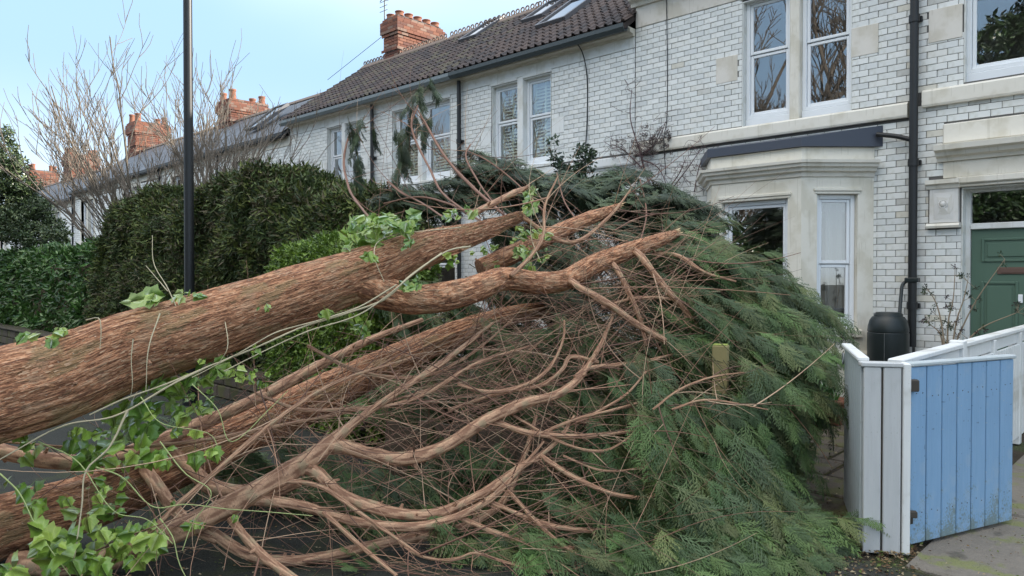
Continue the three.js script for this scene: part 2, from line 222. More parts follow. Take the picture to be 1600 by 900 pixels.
{
  const p = new THREE.Group(); p.name = 'garden_path'; p.userData = { kind: 'structure', label: 'worn paving slab path leading from the open gate to the bay window', category: 'path' }; scene.add(p);
  for (let r = 0; r < 9; r++) for (let c = 0; c < 2; c++) { const x0 = -3.05 + c * 0.68 + (r % 2 ? 0.12 : -0.06), z0 = 0.75 + r * 0.545, y = 0.01 + 0.014 * R(), g = boxG(-0.32, 0.32, -0.06, 0, -0.255, 0.255, 0.012); const m = part('paving_slab', g, pick(slabMats), p); m.position.set(x0 + 0.34, y, z0 + 0.27); m.rotation.set(rr(-0.012, 0.012), rr(-0.02, 0.02), rr(-0.012, 0.012)); }
  const q = new THREE.Group(); q.name = 'concrete_path'; q.userData = { kind: 'structure', label: 'mossy concrete path inside the blue gate', category: 'path' }; scene.add(q);
  for (let r = 0; r < 4; r++) { const m = part('paving_slab', boxG(-0.72, 0.72, -0.06, 0, -0.7, 0.7, 0.012), SM({ map: concreteMap, bumpMap: asphaltBump, bumpScale: 0.006, roughness: 0.9 }), q); m.position.set(-0.5, 0.012 + 0.006 * (r % 2), 4.87 - r * 1.42); }
}
{ // moss and leaf litter by the gate foot
  const list = [], leaf = new THREE.BufferGeometry(); leaf.setAttribute('position', new THREE.Float32BufferAttribute([0, 0, 0, 0.008, 0.004, 0.014, 0, 0.001, 0.03, 0, 0, 0, 0, 0.001, 0.03, -0.008, 0.005, 0.014], 3)); leaf.computeVertexNormals();
  const put = (p, k) => list.push({ m: M4(p, new THREE.Quaternion().setFromEuler(new THREE.Euler(rr(-0.6, 0.6), rr(0, 6.3), rr(-0.6, 0.6))), V(1, 1, 1).multiplyScalar(k)), c: pick([C(0.12, 0.07, 0.035), C(0.06, 0.035, 0.02), C(0.2, 0.13, 0.06), C(0.1, 0.13, 0.03), C(0.3, 0.24, 0.15)]) });
  for (let i = 0; i < 700; i++) { const p = atY(rr(1230, 1440), rr(845, 898) + (R() - 0.5) * 20, 0.006); if (R() < 0.75 || p.z > 5.3) put(p, rr(0.4, 1.1)); }
  for (let i = 0; i < 320; i++) put(V(-1.36 + rr(-0.12, 0.12), 0.02, 5.4 + rr(-0.25, 0.12)), rr(0.5, 1.2));
  for (let i = 0; i < 500; i++) put(V(rr(-3.1, -1.7), 0.035, rr(1, 5.5)), rr(0.5, 1.3));
  for (let i = 0; i < 2600; i++) put(V(rr(-5.8, -1.0), 0.006, rr(5.7, 9.1)), rr(0.3, 1.0)); for (let i = 0; i < 500; i++) put(V(rr(-1.2, 0.1), 0.026, rr(3.6, 5.5)), rr(0.2, 0.7));
  const m = mass('leaf_litter', leaf, SM({ roughness: 0.95, side: THREE.DoubleSide }), list, scene); m.userData.label = 'scattered dead leaf litter on pavement and paths'; m.userData.category = 'leaf litter';
}
// ---------------------------------------------------------------- terrace
const brickUnit = (() => { // unit brick face with rounded arrises: x, y 0..1, front at z = 0, back at -1 ; scaled to size
  const g = boxG(0, 0.214, 0, 0.0748, -0.03, 0, 0.004); g.scale(1 / 0.214, 1 / 0.0748, 1); return g; })();
const ROW = 0.08, LEN = 0.2225;
// cut a row's span by holes, then into bricks
function brickList(x0, x1, y0, y1, holes, phase = 0) {
  const out = []; let r = 0;
  for (let y = y0; y + ROW * 0.6 < y1; y += ROW, r++) {
    const h = Math.min(0.0748, y1 - y - 0.004); let spans = [[x0, x1]];
    for (const [a, b, c, d] of holes) if (y + h * 0.5 > c && y + h * 0.5 < d) spans = spans.flatMap(([s, e]) => a >= e || b <= s ? [[s, e]] : [[s, a], [b, e]].filter(q => q[1] - q[0] > 0.012));
    for (const [s, e] of spans) { let x = Math.floor((s - x0) / LEN) * LEN + x0 + (r % 2 ? LEN / 2 : 0) + phase; while (x > s) x -= LEN; for (; x < e; x += LEN) { const a = Math.max(x, s + 0.002), b = Math.min(x + LEN - 0.0062, e - 0.002); if (b - a > 0.018) out.push([a, b, y, y + h]); } }
  }
  return out;
}
function layBricks(list, parent, singles, z, mats, mass_, tones, score, soot = () => 0) {
  if (score) list.sort((p, q) => score(q) - score(p));
  const rest = [];
  list.forEach(([a, b, c, d], i) => {
    const dz = z + rr(-0.003, 0.003), k = Math.floor(R() * R() * mats.length * 1.06) % mats.length;
    if (i < singles) { const m = part('brick', brickUnit, R() < soot(a, c) ? pick(dirtyBrick) : mats[k], parent); m.position.set(a, c, dz); m.scale.set(b - a, d - c, 1); m.rotation.set(rr(-0.012, 0.012), rr(-0.006, 0.006), rr(-0.005, 0.005)); }
    else { const t = tones[k], v = rr(0.93, 1.05); rest.push({ m: M4(V(a, c, dz), undefined, V(b - a, d - c, 1)), c: C(t[0] * v, t[1] * v, t[2] * v) }); }
  });
  if (rest.length) mass('brickwork', brickUnit, mass_, rest, parent);
}
const holeShape = (x0, x1, y0, y1, holes) => { const s = new THREE.Shape([new THREE.Vector2(x0, y0), new THREE.Vector2(x1, y0), new THREE.Vector2(x1, y1), new THREE.Vector2(x0, y1)]); for (const [a, b, c, d] of holes) s.holes.push(new THREE.Path([new THREE.Vector2(a, c), new THREE.Vector2(a, d), new THREE.Vector2(b, d), new THREE.Vector2(b, c)])); return s; };
const wallG = (x0, x1, y0, y1, holes, zf, t) => { const g = new THREE.ExtrudeGeometry(holeShape(x0, x1, y0, y1, holes), { depth: t, bevelEnabled: false }); g.translate(0, 0, zf - t); return g; };
const frameG = (x0, x1, y0, y1, w, z0, z1) => [boxG(x0, x0 + w, y0, y1, z0, z1, 0.006), boxG(x1 - w, x1, y0, y1, z0, z1, 0.006), boxG(x0 + w, x1 - w, y1 - w, y1, z0, z1 - 0.001, 0.006), boxG(x0 + w, x1 - w, y0, y0 + w, z0, z1 - 0.001, 0.006)];
// one light of a sash window: frame, two sashes, two panes, board below
function sash(parent, x0, x1, y0, y1, z, { rail = 0.5, shutter = null, curtain = false, single = false, foot = 0.09 } = {}) {
  const yb = y0 + foot, fr = [...frameG(x0, x1, yb, y1, 0.055, z - 0.07, z)]; if (foot) fr.push(boxG(x0, x1, y0, yb - 0.002, z - 0.06, z + 0.012, 0.005));
  const w = part('window', merge(fr), upvc, parent), i0 = x0 + 0.057, i1 = x1 - 0.057, ym = lerp(yb, y1, rail);
  const panes = single ? [[yb + 0.057, y1 - 0.057, -0.02]] : [[ym + 0.004, y1 - 0.057, -0.018], [yb + 0.057, ym - 0.004, -0.035]];
  for (const [a, b, dz] of panes) { const s = part('sash', merge(frameG(i0, i1, a, b, 0.042, z + dz - 0.035, z + dz)), upvc, w); s.name = 'sash'; const gl = part('pane', boxG(i0 + 0.038, i1 - 0.038, a + 0.038, b - 0.038, z + dz - 0.022, z + dz - 0.018, 0), glass, w); gl.name = 'pane'; }
  if (shutter) { const sl = []; const h0 = yb + 0.1, h1 = yb + 0.1 + (y1 - yb - 0.2) * shutter, zc = z - 0.16; for (let y = h0; y < h1; y += 0.062) { const g = boxG(i0 + 0.05, i1 - 0.05, -0.003, 0.003, -0.032, 0.032, 0.001); g.rotateX(0.75); g.translate(0, y, zc); sl.push(g); } for (const [a, b] of [[i0, i0 + 0.05], [i1 - 0.05, i1], [(i0 + i1) / 2 - 0.018, (i0 + i1) / 2 + 0.018]]) sl.push(boxG(a, b, h0 - 0.05, h1 + 0.04, zc - 0.016, zc + 0.018, 0.003)); part('shutter', merge(sl), shutterMat, w); }
  if (curtain) { const pts = []; for (let i = 0; i <= 60; i++) pts.push([curtain[0] + (curtain[1] - curtain[0]) * i / 60, z - 0.28 + 0.03 * Math.sin(i * 1.05) + 0.012 * Math.sin(i * 2.3)]); part('curtain', sweepG([[0, y0], [0, y1], [0.004, y1], [0.004, y0]], pts), curtainMat, w); }
  return w;
}
const reveal = (h, [a, b, c, d], mat = revealMat) => part('reveal', merge([boxG(a, a + 0.014, c, d, -0.3, -0.0085, 0), boxG(b - 0.014, b, c, d, -0.3, -0.0085, 0), boxG(a + 0.0145, b - 0.0145, d - 0.014, d, -0.3, -0.009, 0)]), mat, h);
const roomG = (x0, x1, y0, y1, z0, z1) => { const b = []; b.push(boxG(x0, x1, y0, y1, z0 - 0.05, z0, 0), boxG(x0 - 0.05, x0, y0, y1, z0 + 0.001, z1, 0), boxG(x1, x1 + 0.05, y0, y1, z0 + 0.001, z1, 0), boxG(x0 - 0.05, x1 + 0.05, y0 - 0.05, y0 - 0.001, z0, z1, 0), boxG(x0 - 0.05, x1 + 0.05, y1 + 0.001, y1 + 0.05, z0, z1, 0)); return merge(b); };
// roof: front slope from eave to ridge and back down, as a solid
const roofSolid = (x0, x1, ye, ze, yr, zr, zb, t) => { const P = [], q = [[ye, ze], [yr, zr], [ye, zb], [ye - t, zb], [yr - t * 1.3, zr], [ye - t, ze]], f = (x, k) => [x, q[k][0], q[k][1]]; const quad = (a, b, c, d) => P.push(...a, ...b, ...c, ...a, ...c, ...d); for (let k = 0; k < 6; k++) { const n = (k + 1) % 6; quad(f(x0, k), f(x1, k), f(x1, n), f(x0, n)); } for (const x of [x0, x1]) { quad(f(x, 0), f(x, 1), f(x, 4), f(x, 5)); quad(f(x, 1), f(x, 2), f(x, 3), f(x, 4)); } const g = new THREE.BufferGeometry(); g.setAttribute('position', new THREE.Float32BufferAttribute(P, 3)); g.setAttribute('uv', new THREE.Float32BufferAttribute(new Array(P.length / 3 * 2).fill(0).map((_, i) => P[Math.floor(i / 2) * 3 + (i % 2 ? 1 : 0)]), 2)); g.computeVertexNormals(); return g; };
const tileUnit = (() => { // one interlocking tile: flat pan and a roll, x 0..0.168, along -z (up the slope), thickness upward
  const pr = [[0, 0.0], [0.062, 0.0], [0.07, 0.012], [0.084, 0.033], [0.105, 0.043], [0.126, 0.033], [0.140, 0.012], [0.166, 0.0]], P = [], L = 0.27; const q = (a, b, c, d) => P.push(...a, ...b, ...c, ...a, ...c, ...d);
  for (let i = 0; i + 1 < pr.length; i++) { const [x, y] = pr[i], [u, v] = pr[i + 1]; q([x, y + 0.03, 0], [u, v + 0.03, 0], [u, v + 0.004, -L], [x, y + 0.004, -L]); q([x, y + 0.008, 0], [u, v + 0.008, 0], [u, v + 0.03, 0], [x, y + 0.03, 0]); }
  const g = new THREE.BufferGeometry(); g.setAttribute('position', new THREE.Float32BufferAttribute(P, 3)); g.setAttribute('uv', new THREE.Float32BufferAttribute(new Array(P.length / 3 * 2).fill(0), 2)); g.computeVertexNormals(); return g; })();
const RIDGE = { y: 7.5, z: -2.3 };
function tileRoof(roof, x0, x1, ye, ze, singles) {
  const slope = Math.atan2(RIDGE.y - ye, ze - RIDGE.z), len = Math.hypot(RIDGE.y - ye, ze - RIDGE.z), q = new THREE.Quaternion().setFromAxisAngle(V(1, 0, 0), slope), list = [];
  for (let r = 0; r * 0.243 < len - 0.1; r++) for (let x = x0; x < x1 - 0.08; x += 0.168) { const s = r * 0.243; list.push([x, ye + Math.sin(slope) * s + 0.012, ze - Math.cos(slope) * s, r]); }
  list.sort((a, b) => b[0] - a[0]); const rest = [], tones = [[0.075, 0.055, 0.05], [0.06, 0.045, 0.042], [0.09, 0.064, 0.055], [0.05, 0.042, 0.042], [0.10, 0.085, 0.06]];
  list.forEach(([x, y, z], i) => { const qq = q.clone().multiply(new THREE.Quaternion().setFromEuler(new THREE.Euler(rr(-0.012, 0.012), rr(-0.01, 0.01), rr(-0.012, 0.012)))); if (i < singles) { const m = part('roof_tile', tileUnit, pick(tileMats), roof); m.position.set(x, y, z); m.quaternion.copy(qq); } else { const t = pick(tones); rest.push({ m: M4(V(x, y, z), qq), c: C(...t) }); } });
  if (rest.length) mass('roof_tiling', tileUnit, tileMass, rest, roof);
}
function slateRoof(roof, x0, x1, ye, ze, ridge = RIDGE) { // courses of slates, one mass
  const slope = Math.atan2(ridge.y - ye, ze - ridge.z), len = Math.hypot(ridge.y - ye, ze - ridge.z), q = new THREE.Quaternion().setFromAxisAngle(V(1, 0, 0), slope), list = [], g = boxG(0, 0.25, 0.004, 0.016, -0.3, 0, 0.002);
  for (let r = 0; r * 0.2 < len - 0.1; r++) for (let x = x0 - (r % 2) * 0.127; x < x1; x += 0.254) { const s = r * 0.2, a = Math.max(x, x0), b = Math.min(x + 0.25, x1); if (b - a < 0.05) continue; const v = rr(0.7, 1.25); list.push({ m: M4(V(a, ye + Math.sin(slope) * s + 0.01, ze - Math.cos(slope) * s), q.clone().multiply(new THREE.Quaternion().setFromEuler(new THREE.Euler(0.045 + rr(-0.01, 0.01), 0, rr(-0.006, 0.006)))), V((b - a) / 0.25, 1, 1)), c: C(0.085 * v, 0.09 * v, 0.10 * v) }); }
  mass('slating', g, SM({ roughness: 0.55 }), list, roof);
}
function ridgeTiles(roof, x0, x1, ridge = RIDGE, holed = true) { const l = []; for (let x = x0; x < x1 - 0.1; x += 0.3) { const s = new THREE.Shape([new THREE.Vector2(-0.13, -0.085), new THREE.Vector2(0, 0.03), new THREE.Vector2(0.13, -0.085), new THREE.Vector2(0.13, -0.065), new THREE.Vector2(0.012, 0.045), new THREE.Vector2(-0.012, 0.045), new THREE.Vector2(-0.13, -0.065)]); const g = new THREE.ExtrudeGeometry(s, { depth: 0.29, bevelEnabled: false }); g.rotateY(Math.PI / 2); g.translate(x, ridge.y + 0.06, ridge.z); l.push(g); if (holed) for (const k of [0.075, 0.22]) { const t = new THREE.TorusGeometry(0.052, 0.017, 5, 10); t.translate(x + k, ridge.y + 0.155, ridge.z); l.push(t); } } part('ridge_tiles', merge(l), ridgeMat, roof); }
function skylight(roof, px, py, w, h, ye, ze) { // placed on the front slope where a pixel meets it
  const n = V(0, ze - RIDGE.z, RIDGE.y - ye).normalize(), r = rayOf(px, py), t = V(0, ye, ze).sub(EYE).dot(n) / r.dot(n), p = EYE.clone().addScaledVector(r, t), slope = Math.atan2(RIDGE.y - ye, ze - RIDGE.z);
  const f = part('skylight', merge(frameG(-w / 2, w / 2, -h / 2, h / 2, 0.06, 0.03, 0.13)), SM({ color: C(0.10, 0.10, 0.11), roughness: 0.5 }), roof); part('pane', boxG(-w / 2 + 0.05, w / 2 - 0.05, -h / 2 + 0.05, h / 2 - 0.05, 0.09, 0.10, 0), PM({ color: C(0.03, 0.035, 0.04), roughness: 0.03, ior: 2.2 }), f);
  f.position.copy(p); f.rotation.x = slope - Math.PI / 2; return f;
}
function chimney(parent, x0, x1, z1, z0, y0, y1, pots, singles) {
  const c = part('chimney', boxG(x0 + 0.02, x1 - 0.02, y0, y1, z0 + 0.02, z1 - 0.02, 0), mortar, parent), rows = [], ROWc = 0.082; let r = 0; const unit = boxG(0, 1, 0, 0.072, -0.02, 0, 0.003);
  for (let y = y0; y < y1 - 0.05; y += ROWc, r++) { const f = (y - y0) / (y1 - y0), out = f > 0.9 ? 0.03 : f > 0.74 ? 0.075 : f > 0.68 ? 0.04 : f > 0.44 && f < 0.5 ? 0.05 : 0.005; rows.push([y, out, r]); }
  const list = []; for (const [y, o, k] of rows) for (const [a, b, face] of [[x0 - o, x1 + o, 0], [z0 - o, z1 + o, 1]]) for (let s = a - (k % 2) * 0.115; s < b; s += 0.23) { const u = Math.max(s, a), v = Math.min(s + 0.22, b); if (v - u < 0.03) continue; const q = new THREE.Quaternion().setFromAxisAngle(V(0, 1, 0), face ? Math.PI / 2 : 0), p = face ? V(x1 + o, y, v) : V(u, y, z1 + o); if (face) p.z = v; const t = pick([[0.21, 0.085, 0.052], [0.18, 0.07, 0.045], [0.24, 0.105, 0.068], [0.14, 0.065, 0.05], [0.23, 0.15, 0.115]]), dk = rr(0.8, 1.1); list.push({ p, q, s: V(v - u, 1, 1), c: C(t[0] * dk, t[1] * dk, t[2] * dk) }); if (o > 0.02) list.push({ p: face ? V(x1 - 0.1, y, v) : V(u, y, z1 - 0.1), q, s: V(v - u, 1, 1), c: C(t[0], t[1], t[2]) }); }
  mass('chimney_brickwork', unit, redMass, list.map(e => ({ m: M4(e.p, e.q, e.s), c: e.c })), c);
  part('chimney_cap', merge([boxG(x0 - 0.07, x1 + 0.07, y0 + (y1 - y0) * 0.745, y1 - 0.12, z0 - 0.07, z1 + 0.072 - 0.001, 0.004)]), redBrick[1], c);
  for (let i = 0; i < pots; i++) for (let j = 0; j < 2; j++) { const h = pots > 3 ? 0.13 : rr(0.3, 0.42), g = new THREE.LatheGeometry([[0.13, 0], [0.115, h * 0.3], [0.105, h * 0.8], [0.125, h * 0.82], [0.125, h], [0.09, h], [0.08, h * 0.3]].map(a => new THREE.Vector2(...a)), 12); g.translate(lerp(x0 + 0.12, x1 - 0.12, j), y1 - 0.005, lerp(z1 - 0.15, z0 + 0.15, pots > 1 ? i / (pots - 1) : 0.5)); part('chimney_pot', g, potMat, c); }
  return c;
}
const pairOf = (x0, x1, m) => [[x0, (x0 + x1) / 2 - m / 2], [(x0 + x1) / 2 + m / 2, x1]];
const pipeG = (x, y0, y1, r = 0.045) => { const l = [new THREE.CylinderGeometry(r, r, y1 - y0, 12).translate(x, (y0 + y1) / 2, 0.085)]; for (let y = y0 + 0.5; y < y1; y += 1.75) l.push(new THREE.CylinderGeometry(r + 0.012, r + 0.012, 0.09, 12).translate(x, y, 0.085), boxG(x - 0.075, x + 0.075, y - 0.03, y + 0.03, 0.006, 0.05, 0.004)); return merge(l); };
const gutterProfile = y => [[0.20, y], [0.19, y - 0.05], [0.235, y - 0.10], [0.29, y - 0.105], [0.335, y - 0.05], [0.34, y + 0.012], [0.325, y + 0.012], [0.32, y - 0.04], [0.28, y - 0.085], [0.24, y - 0.08], [0.21, y - 0.04], [0.215, y]];

// --- house with the bay window
{
  const x0 = -6.78, x1 = -2.69, top = 6.25, h = thing('terraced_house', 'white brick terraced house with a cream canted bay window and dark lead bay roof', 'house');
  const win = [-4.95, -3.43, 3.76, 5.56], bayHole = [-5.35, -3.3, 0.9, 2.62];
  part('wall', wallG(x0, x1, -0.3, top, [win, bayHole], -0.008, 0.3), mortar, h);
  reveal(h, win);
  const blocks = [[-5.35, -5.02, 4.48, 4.78], [-3.44 + 0.01, -3.11, 4.48, 4.78]], bands = [[x0, x1, 3.57, 3.76], [x0, x1, 5.6, 7]];
  const bl = brickList(x0, x1, 0.02, 5.6, [[win[0], win[1], win[2] - 0.01, 5.6], ...blocks, ...bands, [-5.48, -3.16, 0, 3.36]]);
  layBricks(bl, h, 300, 0, brickMats, brickMass, brickTones, b => (b[2] > 3.7 ? 10 : b[0] > -3.2 && b[2] > 1 ? 9 : b[2] > 3 ? 3 : 0) + (b[0] + 7) * 0.4 + (b[1] - b[0]), (x, y) => x > -2.98 ? 0.35 : y < 4 && y > 3.5 ? 0.05 : 0.01);
  part('string_course', sweepG([[-0.02, 3.575], [0.05, 3.575], [0.06, 3.60], [0.06, 3.735], [0.02, 3.765], [-0.02, 3.765]], [[x0, 0], [x1 - 0.06, 0]]), stone, h);
  for (const b of blocks) part('stone_block', boxG(b[0] - 0.004, b[1] + 0.003, b[2] - 0.03, b[3] + 0.045, -0.02, 0.007, 0.004), stonePink, h);
  part('frieze', boxG(x0 + 0.01, x1, 5.6, 5.98, -0.02, 0.012, 0.006), stonePink, h);
  part('cornice', sweepG([[-0.02, 5.93], [0.05, 5.93], [0.07, 5.98], [0.14, 6.02], [0.17, 6.09], [0.24, 6.11], [0.24, 6.2], [-0.02, 6.2]], [[x0 - 0.05, 0], [x1, 0]]), stone, h);
  part('window_mullion', boxG(-4.26, -4.12, 3.766, 5.6, -0.16, -0.012, 0.012), stone, h);
  for (const [a, b] of [[-4.935, -4.262], [-4.118, -3.445]]) sash(h, a, b, 3.768, 5.58, -0.1, { rail: 0.54, foot: 0.11 });
  part('lintel', boxG(-4.98, -3.40, 5.585, 5.62, -0.16, 0.02, 0.004), stone, h);
  part('roof', roofSolid(x0, x1, 6.2, 0.3, 8.75, -3.1, -6.6, 0.12), slateMat, h);
  part('gutter', sweepG(gutterProfile(6.32).map(([o, y]) => [o - 0.02, y]), [[x0, 0], [x1, 0]]), iron, h);
  part('side_wall', boxG(x0, x0 + 0.25, -0.2, 6.1, -6.2, -0.31, 0), mortar, h); part('back_wall', boxG(x0 + 0.26, x1, -0.2, 6.1, -6.4, -6.2, 0), mortar, h);
  part('gable', (() => { const s = new THREE.Shape([new THREE.Vector2(0.1, 6.05), new THREE.Vector2(-3.1, 8.6), new THREE.Vector2(-6.4, 6.05)]), g = new THREE.ExtrudeGeometry(s, { depth: 0.2, bevelEnabled: false }); g.rotateY(-Math.PI / 2); g.scale(1, 1, 1); g.translate(x0 + 0.2, 0, 0); return g; })(), redBrick[1], h);
  part('interior', roomG(-6.4, -3.0, 3.4, 5.75, -3, -0.315), roomMat, h); part('interior', roomG(-6.2, -2.95, 0.2, 2.75, -3.5, -0.315), roomMat, h);
  // canted bay
  const B = 0.66, xa = -5.5, xb = -5.06, xc = -3.81, xd = -3.15, path = [[xa, 0], [xb, B], [xc, B], [xd, 0]];
  const bay = part('bay_window', sweepG([[-0.04, 0.0], [0.05, 0.0], [0.05, 0.62], [0.02, 0.66], [-0.04, 0.66]], path), bayPaint, h); bay.name = 'bay_window';
  const side = (p, q, holes, mat = bayPaint) => { const l = Math.hypot(q[0] - p[0], q[1] - p[1]), g = wallG(0.0, l, 0.55, 3.2, holes.map(([a, b, c, d]) => [a * l, b * l, c, d]), 0, 0.16); const a = -Math.atan2(q[1] - p[1], q[0] - p[0]); g.rotateY(a); g.translate(p[0], 0, p[1]); return [g, l, a]; };
  const faces = [[path[0], path[1], [[0.22, 0.76, 0.93, 2.62]]], [path[1], path[2], [[0.12, 0.86, 0.93, 2.62]]], [path[2], path[3], [[0.22, 0.78, 0.93, 2.66]]]];
  faces.forEach(([p, q, hs], i) => {
    const [g, l, a] = side(p, q, hs); part('bay_wall', g, bayPaint, bay);
    const [u0, u1, y0, y1] = hs[0], w = sash(h, u0 * l + 0.002, u1 * l - 0.002, y0, y1 - 0.003, -0.07, i === 1 ? { single: true, foot: 0.05 } : { rail: i === 2 ? 0.47 : 0.47, foot: 0.05, curtain: i === 2 ? [u0 * l + 0.27, u1 * l - 0.04] : false });
    w.rotation.y = a; w.position.set(p[0], 0, p[1]);
    const hood = part('hood_mould', merge([boxG(u0 * l - 0.03, u1 * l + 0.03, y1 + 0.002, y1 + 0.035, -0.02, 0.012, 0.004), boxG(u0 * l - 0.045, u1 * l + 0.045, y1 + 0.036, y1 + 0.075, -0.02, 0.028, 0.006)]), bayPaint, bay); hood.rotation.y = a; hood.position.set(p[0], 0, p[1]);
    const sill = part('sill', boxG(u0 * l - 0.06, u1 * l + 0.06, y0 - 0.1, y0 - 0.002, -0.1, 0.05, 0.008), bayPaint, bay); sill.rotation.y = a; sill.position.set(p[0], 0, p[1]);
  });
  part('bay_cornice', sweepG([[-0.03, 2.88], [0.02, 2.88], [0.03, 2.93], [0.075, 2.945], [0.085, 2.985], [0.125, 2.995], [0.135, 3.03], [0.16, 3.04], [0.165, 3.075], [0.03, 3.095], [-0.03, 3.095]], path), stone, bay);
  part('parapet', sweepG([[-0.08, 3.096], [0.015, 3.096], [0.015, 3.25], [-0.08, 3.25]], path), bayPaint, bay);
  const rf = part('bay_roof', (() => { const o = 0.075, k = o * Math.tan(Math.PI / 8), e = [[xa - o * 1.41, 0.004], [xb - k, B + o], [xc + k, B + o], [xd + o * 1.41, 0.004]], P = [], y = 3.365, yt = 3.52, T = [[xa + 0.06, 0.004], [xd - 0.05, 0.004]]; const v = (p, yy) => [p[0], yy, p[1]]; const q = (...a) => { for (let i = 1; i + 1 < a.length; i++) P.push(...a[0], ...a[i], ...a[i + 1]); };
    for (let i = 0; i < 3; i++) { q(v(e[i], 3.255), v(e[i + 1], 3.255), v(e[i + 1], y), v(e[i], y)); } q(v(e[1], y), v(e[2], y), v(T[1], yt), v(T[0], yt)); q(v(e[0], y), v(e[1], y), v(T[0], yt)); q(v(e[2], y), v(e[3], y), v([e[3][0], 0.004], yt), v(T[1], yt)); q(v(e[0], 3.255), v(e[3], 3.255), v(e[2], 3.255), v(e[1], 3.255));
    const g = new THREE.BufferGeometry(); g.setAttribute('position', new THREE.Float32BufferAttribute(P, 3)); g.computeVertexNormals(); return g; })(), leadMat, bay); rf.material = new THREE.MeshStandardMaterial({ color: C(0.055, 0.065, 0.09), roughness: 0.5, side: THREE.DoubleSide });
  // thin cable on the wall
  part('cable', tubeG([V(-6.19, 5.98, 0.03), V(-6.18, 5, 0.014), V(-6.19, 4, 0.014), V(-6.2, 3.78, 0.07), V(-6.2, 3.2, 0.014)], [0.007, 0.007], { rs: 5, step: 0.2 }), iron, h);
}
